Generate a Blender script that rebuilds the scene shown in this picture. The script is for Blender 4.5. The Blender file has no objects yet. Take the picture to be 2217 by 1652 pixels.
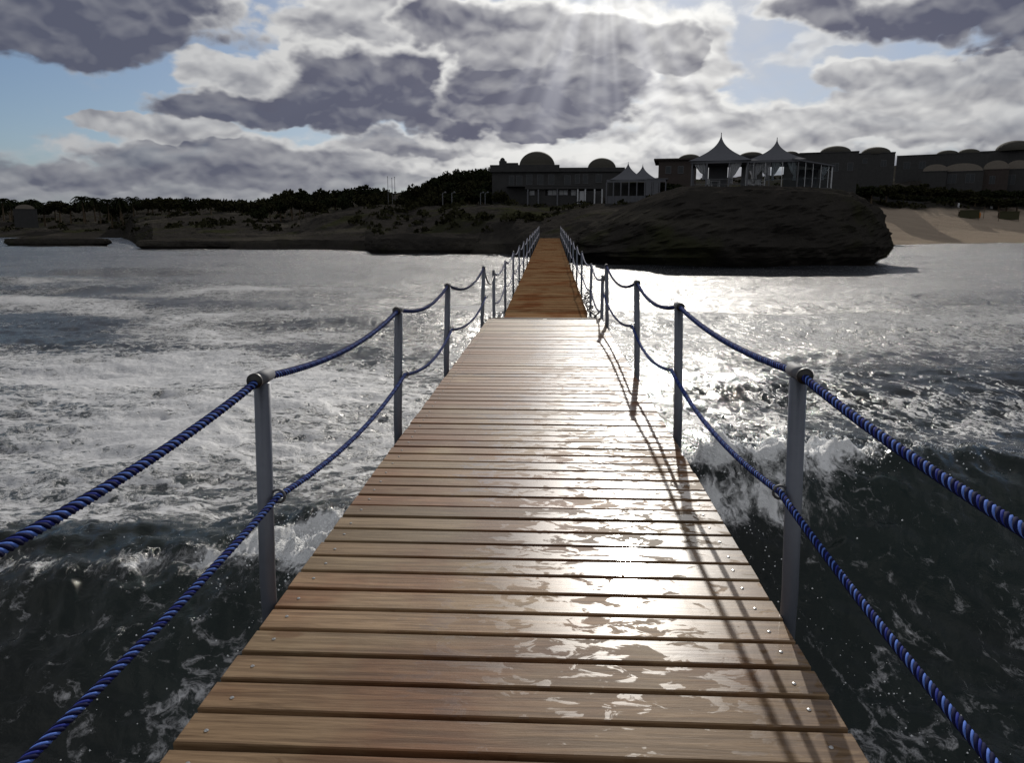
import bpy, math, random
import numpy as np
from mathutils import Vector, Matrix

random.seed(7)
R = math.radians
sc = bpy.context.scene
col = sc.collection

# ------------------------------------------------------------------ camera
F = 1650.0                     # focal length in pixels of a 2216 px wide frame
CAM = Vector((0.09, 0.0, 3.0))
PITCH, YAW = R(11.2), R(2.85)
cd = bpy.data.cameras.new('camera'); cam = bpy.data.objects.new('camera', cd); col.objects.link(cam)
cd.sensor_width = 36; cd.lens = 36 * F / 2216; cd.clip_start = 0.05; cd.clip_end = 9000
cam.location = CAM; cam.rotation_euler = (R(90) - PITCH, 0, YAW)
sc.camera = cam
_f = Vector((-math.sin(YAW) * math.cos(PITCH), math.cos(YAW) * math.cos(PITCH), -math.sin(PITCH)))
_r = Vector((math.cos(YAW), math.sin(YAW), 0)); _u = _r.cross(_f)
def ray(px, py): return (_f + _r * ((px - 1108) / F) + _u * ((826 - py) / F))
def at(px, py, Y):
    d = ray(px, py); return CAM + d * (Y / d.y)
def azel(px, py):
    d = ray(px, py).normalized(); return math.atan2(d.x, d.y), math.asin(d.z)

# ------------------------------------------------------------------ light
SUN_AZ, SUN_EL = R(6.4), R(24.5)
sdir = Vector((math.sin(SUN_AZ) * math.cos(SUN_EL), math.cos(SUN_AZ) * math.cos(SUN_EL), math.sin(SUN_EL)))
ld = bpy.data.lights.new('sun', 'SUN'); ld.energy = 3.6; ld.angle = R(0.6); ld.color = (1, .95, .87)
sun = bpy.data.objects.new('sun', ld); col.objects.link(sun)
sun.rotation_euler = sdir.to_track_quat('Z', 'Y').to_euler()
sc.view_settings.view_transform = 'Standard'; sc.view_settings.look = 'None'
sc.view_settings.exposure = 0.0; sc.view_settings.gamma = 1
sc.cycles.max_bounces = 6; sc.cycles.transparent_max_bounces = 8
sc.cycles.sample_clamp_indirect = 4.0

# ------------------------------------------------------------------ node helper
class NT:
    def __init__(s, nt): s.nt = nt; s.x = 0
    def n(s, t, **k):
        nd = s.nt.nodes.new(t); s.x += 1; nd.location = (s.x * 40, 0)
        for a, b in k.items(): setattr(nd, a, b)
        return nd
    def put(s, sock, v):
        if isinstance(v, bpy.types.NodeSocket): s.nt.links.new(v, sock)
        elif v is not None: sock.default_value = v
    def m(s, op, a, b=None, c=None, clamp=False):
        nd = s.n('ShaderNodeMath', operation=op, use_clamp=clamp)
        s.put(nd.inputs[0], a); s.put(nd.inputs[1], b)
        if c is not None: s.put(nd.inputs[2], c)
        return nd.outputs[0]
    def v(s, op, a, b=None, out=0):
        nd = s.n('ShaderNodeVectorMath', operation=op)
        s.put(nd.inputs[0], a)
        if b is not None: s.put(nd.inputs[1], b)
        return nd.outputs[out]
    def comb(s, x=0., y=0., z=0.):
        nd = s.n('ShaderNodeCombineXYZ'); s.put(nd.inputs[0], x); s.put(nd.inputs[1], y); s.put(nd.inputs[2], z); return nd.outputs[0]
    def sep(s, v):
        nd = s.n('ShaderNodeSeparateXYZ'); s.put(nd.inputs[0], v); return nd.outputs
    def ss(s, v, a, b, lo=0., hi=1.):
        nd = s.n('ShaderNodeMapRange', interpolation_type='SMOOTHSTEP')
        s.put(nd.inputs['Value'], v); s.put(nd.inputs['From Min'], a); s.put(nd.inputs['From Max'], b)
        s.put(nd.inputs['To Min'], lo); s.put(nd.inputs['To Max'], hi); return nd.outputs[0]
    def mix(s, f, a, b, mode='MIX'):
        nd = s.n('ShaderNodeMix', data_type='RGBA', blend_type=mode)
        s.put(nd.inputs[0], f)
        for i, q in ((6, a), (7, b)):
            if isinstance(q, tuple) and len(q) == 3: q = (*q, 1)
            s.put(nd.inputs[i], q)
        return nd.outputs[2]
    def noise(s, vec, scale, detail=4., rough=.5, dist=0., col=False, lac=2.):
        nd = s.n('ShaderNodeTexNoise'); s.put(nd.inputs['Vector'], vec); s.put(nd.inputs['Scale'], scale)
        s.put(nd.inputs['Detail'], detail); s.put(nd.inputs['Roughness'], rough); s.put(nd.inputs['Distortion'], dist)
        s.put(nd.inputs['Lacunarity'], lac)
        return nd.outputs[1 if col else 0]

# ------------------------------------------------------------------ sky
w = bpy.data.worlds.new('World'); sc.world = w; w.use_nodes = True
w.node_tree.nodes.clear(); T = NT(w.node_tree)
tc = T.n('ShaderNodeTexCoord').outputs['Generated']
dx, dy, dz = T.sep(tc)
az = T.m('ARCTAN2', dx, dy); el = T.m('ARCSINE', dz)
P = T.comb(az, el, 0.)
sky = T.n('ShaderNodeTexSky', sky_type='NISHITA', sun_disc=False, sun_elevation=SUN_EL, sun_rotation=SUN_AZ,
          air_density=1.0, dust_density=0.6, ozone_density=1.5)
# cloud coordinates: flattened towards the horizon
elq = T.m('POWER', T.m('ADD', T.m('ABSOLUTE', el), .015), .8)
Q0 = T.comb(az, T.m('MULTIPLY', elq, 1.45), 1.7)
wc = T.noise(Q0, 7., 3., .6, col=True)
wsc = T.n('ShaderNodeVectorMath', operation='SCALE'); T.put(wsc.inputs[0], T.v('SUBTRACT', wc, (.5, .5, .5))); wsc.inputs['Scale'].default_value = .06
Q = T.v('ADD', Q0, wsc.outputs[0])
wl = T.n('ShaderNodeVectorMath', operation='SCALE'); T.put(wl.inputs[0], T.v('SUBTRACT', T.noise(Q0, 9., 4., .6, col=True), (.5, .5, .5))); wl.inputs['Scale'].default_value = .13
PW = T.v('ADD', P, T.v('MULTIPLY', wl.outputs[0], (1., .55, 0.)))
def puffs(q, det):
    n = T.noise(q, 11., det, .60); tot = T.m('MULTIPLY', T.m('SUBTRACT', n, .5), 1.7)
    for sc_, wt in ((22., .30), (52., .17)):
        vv = T.n('ShaderNodeTexVoronoi', feature='F1'); T.put(vv.inputs['Vector'], q); vv.inputs['Scale'].default_value = sc_
        tot = T.m('ADD', tot, T.m('MULTIPLY', T.m('SUBTRACT', .45, vv.outputs['Distance']), wt * 1.6))
    return tot
fA = puffs(Q, 8.)
fL = T.m('MULTIPLY', T.m('SUBTRACT', T.noise(Q, 6., 2., .5), .5), 1.6)
rA = T.noise(Q, 12., 3.5, .5); rB = T.noise(T.v('ADD', Q, (.002, .014, 0.)), 12., 3.5, .5)
relief = T.m('MULTIPLY', T.m('SUBTRACT', rA, rB), 3.6)       # + where the side towards the sun is thinner
sunang = T.m('ARCCOSINE', T.m('MINIMUM', T.v('DOT_PRODUCT', tc, tuple(sdir), 1), .99999))
gd = ray(1340, -120).normalized()
gang = T.m('ARCCOSINE', T.m('MINIMUM', T.v('DOT_PRODUCT', tc, tuple(gd), 1), .99999))
glow = T.m('EXPONENT', T.m('MULTIPLY', T.m('POWER', T.m('DIVIDE', gang, R(9)), 2.), -1.0))
wide = T.m('EXPONENT', T.m('MULTIPLY', T.m('POWER', T.m('DIVIDE', gang, R(25)), 2.), -1.0))
core = T.m('EXPONENT', T.m('MULTIPLY', T.m('POWER', T.m('DIVIDE', sunang, R(5.)), 2.), -1.0))
haze = T.ss(el, R(0.), R(6), .8, 0.)
skyc = T.mix(1., sky.outputs[0], (.44, .50, .60), 'MULTIPLY')
skyb = T.mix(T.m('MULTIPLY', wide, .75), skyc, (3.9, 4.4, 5.5))
edge0 = T.mix(wide, (3.6, 3.7, 4.0), (6.4, 6.4, 6.4))
full = T.mix(haze, skyb, (2.6, 2.9, 3.4))
full = T.mix(T.m('MULTIPLY', T.ss(T.m('ADD', fA, T.m('MULTIPLY', wide, .9)), .1, 1.), .55), full, edge0)
edge = T.mix(glow, T.mix(wide, (4.3, 4.35, 4.5), (9.2, 9.1, 8.8)), (10.5, 10.4, 10.))
dark = T.mix(glow, T.mix(wide, (.92, 1.0, 1.42), (1.15, 1.17, 1.68)), (2.3, 2.3, 2.6))
# each cloud: (opacity, softness, noise amount, tone of its body 0 dark .. 1 bright, ellipses in display px)
CLOUDS = [
 (.9, .4, .7, .40, [(330, 392, 520, 40), (800, 375, 560, 44), (1300, 360, 500, 40)]),
 (.9, .3, .7, .85, [(700, 330, 500, 22), (1050, 350, 300, 24)]),
 (.9, .35, .6, .40, [(1750, 370, 700, 40)]),
 (.9, .35, .5, .95, [(1700, 318, 640, 26), (1250, 322, 300, 30), (2150, 300, 300, 20)]),
 (.95, .22, .55, .50, [(1850, 268, 560, 46), (2200, 235, 280, 60), (1500, 250, 160, 40)]),
 (.95, .22, .8, .62, [(2080, 175, 260, 62), (1880, 160, 110, 30), (2230, 130, 120, 40)]),
 (.55, .5, 1.0, .85, [(1730, 110, 50, 30), (1700, 150, 90, 18), (1830, 75, 90, 16)]),
 (.9, .3, .6, .22, [(380, 348, 210, 46), (560, 350, 330, 50), (200, 378, 130, 26), (900, 320, 260, 30)]),
 (.97, .2, .6, .62, [(760, 50, 170, 85), (880, 60, 160, 110), (670, 105, 80, 36), (1060, 290, 200, 40)]),
 (.97, .16, .5, .80, [(500, 170, 140, 44), (640, 150, 110, 34), (290, 265, 90, 24), (390, 290, 110, 26)]),
 (.97, .3, .8, .66, [(1500, 110, 110, 110), (1380, 60, 150, 90), (1450, 200, 140, 40)]),
 (.98, .16, .5, .03, [(560, 238, 230, 40), (800, 225, 240, 66), (1000, 240, 160, 56), (900, 170, 170, 62), (720, 160, 150, 60)]),
 (.97, .18, .5, .08, [(1180, 225, 240, 58), (1320, 150, 130, 80), (1060, 170, 110, 90), (1190, 150, 140, 60), (1170, 290, 110, 26)]),
 (.97, .2, .6, .22, [(1080, 60, 210, 66), (1300, 66, 150, 50), (960, 30, 130, 44), (1440, 90, 90, 60)]),
 (.98, .2, .6, .06, [(120, 22, 400, 78), (380, 8, 180, 54), (200, 80, 140, 32)]),
 (.98, .2, .6, .08, [(1780, 8, 180, 40), (2090, 10, 230, 50), (2240, 40, 150, 46)]),
]
for (op, soft, na_, tone, els) in CLOUDS:
    s_ = None; emin = None
    for (bx, by, rx, ry) in els:
        a, e = azel(bx, by)
        d = T.v('MULTIPLY', T.v('SUBTRACT', PW, (a, e, 0)), (F * 1.05 / rx, F * .93 / ry, 0))
        g = T.m('SUBTRACT', 1., T.m('POWER', T.v('DOT_PRODUCT', d, d, 1), .6))
        s_ = g if s_ is None else T.m('SMOOTH_MAX', s_, g, .35)
    s_ = T.m('MAXIMUM', s_, -2.)
    lo = sum(azel(q[0], q[1] + q[3])[1] for q in els) / len(els); hi = sum(azel(q[0], q[1] - q[3])[1] for q in els) / len(els)
    up = T.ss(el, lo, hi, -.18, .18)                       # cloud bases are darker than their tops
    dn = T.m('ADD', s_, T.m('MULTIPLY', fA, na_))
    dens = T.m('MULTIPLY', T.ss(dn, -.04, soft * 1.3), op)
    body = T.ss(T.m('SUBTRACT', T.m('ADD', T.m('MULTIPLY_ADD', fA, na_ * .55, s_), T.m('MULTIPLY', fL, .28)), up), .02, .42, 0., 1. - tone)
    shd = T.m('SUBTRACT', body, T.m('MULTIPLY', relief, .45 + .75 * tone), clamp=True)
    full = T.mix(dens, full, T.mix(shd, edge, dark))
full = T.mix(T.m('MULTIPLY', haze, .28), full, T.mix(wide, (2.4, 2.55, 2.9), (4.6, 4.6, 4.7)))
# the rest of the sky, overhead and behind the camera: broken cloud lit from the front
away = T.m('MAXIMUM', T.ss(el, R(17), R(27)), T.ss(T.m('ABSOLUTE', T.m('ADD', az, -.03)), R(48), R(70)))
wn_ = T.noise(tc, 3.2, 5., .55)
lit = T.ss(T.v('DOT_PRODUCT', tc, tuple(sdir), 1), .6, -.6)
restc = T.mix(T.ss(wn_, .36, .64), T.mix(lit, (1.7, 1.75, 2.1), (3.2, 3.5, 4.0)), T.mix(lit, (4.5, 4.5, 4.6), (7.5, 7.4, 7.2)))
full = T.mix(away, full, restc)
# crepuscular rays fanning out under the sun, in the hazy air in front of the clouds
ga, ge = azel(1310, -190)
ph = T.m('ARCTAN2', T.m('SUBTRACT', az, ga), T.m('SUBTRACT', ge, el))
rn = T.noise(T.comb(T.m('ADD', ph, 3.3), 0., 0.), 6.2, 1.6, .45)
rays = T.m('MULTIPLY', T.ss(rn, .36, .72), T.m('MULTIPLY', T.ss(el, R(2.5), R(11)), T.m('EXPONENT', T.m('MULTIPLY', T.m('POWER', T.m('DIVIDE', ph, .62), 2.), -1.))))
full = T.mix(1., full, T.mix(rays, (0., 0., 0.), (2.3, 2.3, 2.35)), 'ADD')
full = T.mix(1., full, T.mix(core, (0., 0., 0.), (28., 27., 25.)), 'ADD')
bg = T.n('ShaderNodeBackground'); T.put(bg.inputs[0], full); bg.inputs[1].default_value = .1
out = T.n('ShaderNodeOutputWorld'); w.node_tree.links.new(bg.outputs[0], out.inputs[0])
w.cycles.sampling_method = 'MANUAL'; w.cycles.sample_map_resolution = 512

# ------------------------------------------------------------------ materials
def mat(name):
    m = bpy.data.materials.new(name); m.use_nodes = True
    t = NT(m.node_tree); b = m.node_tree.nodes['Principled BSDF']; return m, t, b
def simple(name, c, rough=.7, metal=0., var=.25, scale=3., bump=0., coat=0., spec=None):
    m, t, b = mat(name)
    o = t.n('ShaderNodeTexCoord').outputs['Object']
    n = t.noise(o, scale, 5., .6)
    c2 = tuple(x * (1 - var) for x in c); c3 = tuple(min(1, x * (1 + var)) for x in c)
    t.put(b.inputs['Base Color'], t.mix(n, c2, c3))
    b.inputs['Roughness'].default_value = rough; b.inputs['Metallic'].default_value = metal
    if spec is not None: b.inputs['Specular IOR Level'].default_value = spec
    elif rough > .78: b.inputs['Specular IOR Level'].default_value = .08
    if coat: b.inputs['Coat Weight'].default_value = coat
    if bump:
        bn = t.n('ShaderNodeBump'); bn.inputs['Strength'].default_value = 1; bn.inputs['Distance'].default_value = bump
        t.put(bn.inputs['Height'], n); t.put(b.inputs['Normal'], bn.outputs[0])
    return m

def wood_mat(name, dark, light, wetness, spec=.10):
    m, t, b = mat(name)
    o = t.n('ShaderNodeTexCoord').outputs['Object']
    a = t.n('ShaderNodeAttribute', attribute_name='board'); rnd = a.outputs['Fac']
    sx = t.v('MULTIPLY', o, (1.2, 22., 22.))
    sx = t.v('ADD', sx, t.comb(t.m('MULTIPLY', rnd, 37.), t.m('MULTIPLY', rnd, 91.), 0.))
    grain = t.noise(sx, 2.2, 6., .62, .6)
    fine = t.noise(t.v('MULTIPLY', sx, (1., 5., 5.)), 3., 3., .6)
    base = t.mix(t.ss(grain, .3, .72), dark, light)
    tint = t.mix(t.m('FRACT', t.m('MULTIPLY', rnd, 7.31)), (1.05, .96, .91), (.96, 1.02, 1.03))
    base = t.mix(1., base, tint, 'MULTIPLY')
    br = t.m('ADD', .68, t.m('MULTIPLY', t.m('FRACT', t.m('MULTIPLY', rnd, 3.77)), .5))
    base = t.mix(1., base, t.comb(br, br, br), 'MULTIPLY')
    # knots
    kv = t.n('ShaderNodeTexVoronoi', feature='F1'); t.put(kv.inputs['Vector'], t.v('ADD', t.v('MULTIPLY', o, (2.1, 4.5, 1.)), t.comb(t.m('MULTIPLY', rnd, 13.), t.m('MULTIPLY', rnd, 5.), 0.))); kv.inputs['Scale'].default_value = 1.
    knot = t.ss(kv.outputs['Distance'], .10, .17, 1., 0.)
    keep = t.m('GREATER_THAN', t.sep(kv.outputs['Color'])[0], .55)
    knot = t.m('MULTIPLY', knot, t.m('MULTIPLY', keep, .6))
    base = t.mix(knot, base, (.10, .045, .018))
    st = t.noise(o, .9, 4., .6); yy_ = t.sep(o)[1]
    st = t.m('ADD', st, t.m('MULTIPLY', t.ss(yy_, 4.2, 6.5), t.ss(yy_, 10.5, 12., .13, 0.)))
    base = t.mix(t.ss(st, .47, .64), base, t.mix(1., base, (.74, .54, .47), 'MULTIPLY'))
    b.inputs['IOR'].default_value = 1.5; b.inputs['Specular IOR Level'].default_value = spec
    # wet film: puddly patches
    wn = t.noise(t.v('ADD', t.v('MULTIPLY', o, (1., 1.7, 1.)), t.comb(t.m('MULTIPLY', rnd, 1.7), 0., 0.)), 7.5, 6., .6, .8)
    wb = t.noise(t.v('ADD', o, (3.1, 1.3, 0.)), .85, 2., .5)
    py_ = t.sep(o)[1]
    far = t.m('MULTIPLY', t.ss(py_, 1.3, 2.9, .35, 1.), t.ss(t.sep(o)[0], -.9, .2, -.6, 1.15))
    amt = t.m('ADD', t.m('MULTIPLY', wb, .5), t.m('MULTIPLY', far, wetness or 0.))
    if wetness is None: amt = -2.
    wet = t.ss(t.m('ADD', t.m('ADD', wn, amt), t.m('MULTIPLY', t.m('SUBTRACT', t.m('FRACT', t.m('MULTIPLY', rnd, 11.7)), .5), t.m('MULTIPLY', t.ss(py_, 3., 7.), .16))), .865, .905)
    base = t.mix(wet, base, t.mix(1., base, (.88, .84, .80), 'MULTIPLY'))
    t.put(b.inputs['Base Color'], base)
    b.inputs['Coat IOR'].default_value = 1.4; t.put(b.inputs['Coat Weight'], wet); t.put(b.inputs['Coat Roughness'], t.m('ADD', .07, t.m('MULTIPLY', t.ss(py_, 3., 9.), .12)))
    rr = t.mix(wet, t.comb(.58, .58, .58), t.comb(.36, .36, .36))
    rr = t.m('ADD', t.sep(rr)[0], t.m('MULTIPLY', t.m('SUBTRACT', fine, .5), .12))
    t.put(b.inputs['Roughness'], rr)
    h = t.m('ADD', t.m('MULTIPLY', grain, .4), t.m('ADD', t.m('MULTIPLY', fine, .3), t.m('MULTIPLY', wn, .5)))
    h = t.mix(t.m('MULTIPLY', wet, .6), t.comb(h, h, h), t.comb(.6, .6, .6))
    bn = t.n('ShaderNodeBump'); bn.inputs['Distance'].default_value = .0035; bn.inputs['Strength'].default_value = .8
    t.put(bn.inputs['Height'], t.sep(h)[0]); t.put(b.inputs['Normal'], bn.outputs[0])
    return m

M = {}
M['deck'] = wood_mat('wet_planks', (.125, .078, .042), (.285, .195, .115), .13)
M['deck_far'] = wood_mat('orange_planks', (.13, .072, .036), (.25, .158, .088), None, 0.)
M['underwood'] = simple('dark_wet_timber', (.05, .03, .02), .6)
M['float'] = simple('float_plastic', (.03, .035, .04), .45)
M['post'] = simple('grey_painted_steel', (.085, .095, .12), .42, .25, .15, 30., .0006)
M['steel'] = simple('bright_steel', (.45, .45, .44), .28, 1., .2, 40.)
M['sleeve'] = simple('galvanised_sleeve', (.085, .09, .105), .75, 0., .2, 40.)
M['blacktube'] = simple('black_tube', (.006, .006, .007), .5)
M['rope_a'] = simple('blue_rope', (.022, .035, .22), .85, 0, .3, 60., .001)
M['rope_b'] = simple('pale_blue_rope', (.09, .17, .52), .85, 0, .3, 60., .001)
M['rope_c'] = simple('navy_rope', (.006, .008, .04), .85, 0, .3, 60., .001)
M['rope_far'] = simple('weathered_blue_rope', (.035, .042, .10), .85)
M['cable'] = simple('dark_cable', (.02, .02, .022), .6)
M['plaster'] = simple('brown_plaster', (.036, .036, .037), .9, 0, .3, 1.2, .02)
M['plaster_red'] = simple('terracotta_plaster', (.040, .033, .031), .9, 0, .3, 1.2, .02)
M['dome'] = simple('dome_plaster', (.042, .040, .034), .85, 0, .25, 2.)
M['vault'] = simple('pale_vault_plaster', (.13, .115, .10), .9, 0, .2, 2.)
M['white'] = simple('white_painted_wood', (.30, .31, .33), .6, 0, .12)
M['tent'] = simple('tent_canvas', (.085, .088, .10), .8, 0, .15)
M['frame'] = simple('dark_frame', (.05, .052, .06), .6)
M['rust'] = simple('orange_cloth', (.35, .13, .03), .8)
M['wicker'] = simple('dark_reed', (.035, .035, .02), .9, 0, .4, 8.)
M['trunk'] = simple('bark', (.06, .045, .03), .9)
M['curtain'] = simple('white_curtain', (.40, .41, .43), .85, 0, .15)
_nt = M['curtain'].node_tree; _tr = _nt.nodes.new('ShaderNodeBsdfTranslucent'); _tr.inputs[0].default_value = (.62, .63, .66, 1)
_mx = _nt.nodes.new('ShaderNodeMixShader'); _mx.inputs[0].default_value = .6
_nt.links.new(_nt.nodes['Principled BSDF'].outputs[0], _mx.inputs[1]); _nt.links.new(_tr.outputs[0], _mx.inputs[2]); _nt.links.new(_mx.outputs[0], _nt.nodes['Material Output'].inputs[0])
gm, gt, gb = mat('tinted_glass')
gb.inputs['Base Color'].default_value = (.75, .82, .84, 1); gb.inputs['Roughness'].default_value = .05
gb.inputs['Transmission Weight'].default_value = 1.; gb.inputs['IOR'].default_value = 1.0; gb.inputs['Alpha'].default_value = .72
M['glass'] = gm
M['darkglass'] = simple('dark_window_glass', (.02, .023, .027), .35, spec=.2)
def leaf(name, c):
    m, t, b = mat(name)
    g = t.n('ShaderNodeNewGeometry'); ri = g.outputs['Random Per Island']
    t.put(b.inputs['Base Color'], t.mix(ri, tuple(x * .7 for x in c), tuple(x * 1.25 for x in c))); b.inputs['Roughness'].default_value = .8
    b.inputs['Specular IOR Level'].default_value = 0.
    return m
M['leaf'] = leaf('dark_foliage', (.016, .019, .010)); M['leaf2'] = leaf('olive_foliage', (.021, .021, .011)); M['palm'] = leaf('palm_fronds', (.014, .017, .009))

# ------------------------------------------------------------------ mesh builder
class MB:
    def __init__(s): s.v = []; s.f = []; s.mi = []; s.at = []; s.cur = 0; s.val = 0.
    def add(s, vs, fs):
        o = len(s.v); s.v += [tuple(p) for p in vs]
        for f in fs: s.f.append(tuple(i + o for i in f)); s.mi.append(s.cur)
        s.at += [s.val] * len(vs)
    def box(s, x0, x1, y0, y1, z0, z1, bev=0.):
        if bev:
            b = bev
            vs = []
            for z, i in ((z0, b), (z0 + b, 0), (z1 - b, 0), (z1, b)):
                vs += [(x0 + i, y0 + i, z), (x1 - i, y0 + i, z), (x1 - i, y1 - i, z), (x0 + i, y1 - i, z)]
            fs = [(3, 2, 1, 0), (12, 13, 14, 15)]
            for k in range(3):
                for j in range(4):
                    a = k * 4 + j; c = k * 4 + (j + 1) % 4; fs.append((a, c, c + 4, a + 4))
            s.add(vs, fs)
        else:
            vs = [(x0, y0, z0), (x1, y0, z0), (x1, y1, z0), (x0, y1, z0), (x0, y0, z1), (x1, y0, z1), (x1, y1, z1), (x0, y1, z1)]
            s.add(vs, [(3, 2, 1, 0), (4, 5, 6, 7), (0, 1, 5, 4), (1, 2, 6, 5), (2, 3, 7, 6), (3, 0, 4, 7)])
    def tube(s, pts, r, n=8, cap=True, rs=None):
        pts = [Vector(p) for p in pts]; N = len(pts)
        up = Vector((0, 0, 1)); vs = []; fs = []
        for i, p in enumerate(pts):
            d = (pts[min(i + 1, N - 1)] - pts[max(i - 1, 0)]).normalized()
            a = d.cross(up)
            if a.length < .05: a = d.cross(Vector((1, 0, 0)))
            a.normalize(); b = d.cross(a)
            rr = rs[i] if rs else r
            for k in range(n):
                t = 2 * math.pi * k / n; vs.append(p + (a * math.cos(t) + b * math.sin(t)) * rr)
        for i in range(N - 1):
            for k in range(n):
                q = (k + 1) % n; fs.append((i * n + k, i * n + q, (i + 1) * n + q, (i + 1) * n + k))
        if cap: fs.append(tuple(range(n))[::-1]); fs.append(tuple((N - 1) * n + k for k in range(n)))
        s.add(vs, fs)
    def lathe(s, prof, c=(0, 0, 0), n=24, sq=0.):
        vs = []; fs = []
        for (r, z) in prof:
            for k in range(n):
                t = 2 * math.pi * (k + .5) / n; cx, sy = math.cos(t), math.sin(t)
                q = 1.
                if sq: q = 1 + sq * (1 / max(abs(cx), abs(sy)) - 1)
                vs.append((c[0] + r * cx * q, c[1] + r * sy * q, c[2] + z))
        for i in range(len(prof) - 1):
            for k in range(n):
                q = (k + 1) % n; fs.append((i * n + k, i * n + q, (i + 1) * n + q, (i + 1) * n + k))
        fs.append(tuple((len(prof) - 1) * n + k for k in range(n)))
        s.add(vs, fs)
    def build(s, name, mats, parent=None, smooth=False, attr=None, loc=None):
        me = bpy.data.meshes.new(name); me.from_pydata(s.v, [], s.f); me.update()
        if not isinstance(mats, (list, tuple)): mats = [mats]
        for m in mats: me.materials.append(M[m] if isinstance(m, str) else m)
        me.polygons.foreach_set('material_index', s.mi)
        if smooth: me.polygons.foreach_set('use_smooth', [True] * len(me.polygons))
        if attr:
            a = me.attributes.new(attr, 'FLOAT', 'POINT'); a.data.foreach_set('value', s.at)
        o = bpy.data.objects.new(name, me); col.objects.link(o)
        if parent: o.parent = parent
        if loc is not None: o.location = loc
        return o
def tag(o, label=None, cat=None, group=None, kind=None):
    if label: o['label'] = label
    if cat: o['category'] = cat
    if group: o['group'] = group
    if kind: o['kind'] = kind
    return o
def empty(name, loc, rz=0., **k):
    o = bpy.data.objects.new(name, None); col.objects.link(o); o.location = loc; o.rotation_euler = (0, 0, rz); o.empty_display_size = .2
    return tag(o, **k)

# numpy gradient noise -------------------------------------------------
_rng = np.random.RandomState(3); _perm = _rng.permutation(512).astype(np.int64); _perm = np.concatenate([_perm, _perm])
_ang = _rng.rand(512) * 2 * np.pi; _gx, _gy = np.cos(_ang), np.sin(_ang)
def pn(x, y):
    xi = np.floor(x).astype(np.int64); yi = np.floor(y).astype(np.int64); xf = x - xi; yf = y - yi
    def g(i, j, fx, fy):
        h = _perm[(_perm[i & 511] + j) & 511]; return _gx[h] * fx + _gy[h] * fy
    u = xf ** 3 * (xf * (xf * 6 - 15) + 10); v_ = yf ** 3 * (yf * (yf * 6 - 15) + 10)
    a = g(xi, yi, xf, yf); b = g(xi + 1, yi, xf - 1, yf); c = g(xi, yi + 1, xf, yf - 1); d = g(xi + 1, yi + 1, xf - 1, yf - 1)
    return (a + u * (b - a)) * (1 - v_) + (c + u * (d - c)) * v_
def fbm(x, y, o=4, g=.5):
    s = np.zeros_like(x); a = 1.; f = 1.
    for k in range(o): s += a * pn(x * f + 17.3 * k, y * f - 9.1 * k); a *= g; f *= 2.03
    return s
def sst(x, a, b):
    t = np.clip((x - a) / (b - a), 0, 1); return t * t * (3 - 2 * t)
def grid_obj(name, X, Y, Z, material, attrs=None, wrap=False, smooth=True):
    nr, nc = X.shape; v = np.stack([X, Y, Z], -1).reshape(-1, 3)
    idx = np.arange(nr * nc).reshape(nr, nc)
    if wrap: idx = np.concatenate([idx, idx[:, :1]], 1)
    f = np.stack([idx[:-1, :-1], idx[:-1, 1:], idx[1:, 1:], idx[1:, :-1]], -1).reshape(-1, 4)
    me = bpy.data.meshes.new(name); me.vertices.add(len(v)); me.vertices.foreach_set('co', v.astype(np.float32).ravel())
    me.loops.add(len(f) * 4); me.loops.foreach_set('vertex_index', f.astype(np.int32).ravel())
    me.polygons.add(len(f)); me.polygons.foreach_set('loop_start', np.arange(0, len(f) * 4, 4, dtype=np.int32))
    me.polygons.foreach_set('use_smooth', np.full(len(f), smooth)); me.update(calc_edges=True)
    for k, a in (attrs or {}).items():
        at_ = me.attributes.new(k, 'FLOAT', 'POINT'); at_.data.foreach_set('value', a.astype(np.float32).ravel())
    me.materials.append(material)
    o = bpy.data.objects.new(name, me); col.objects.link(o); return o

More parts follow.
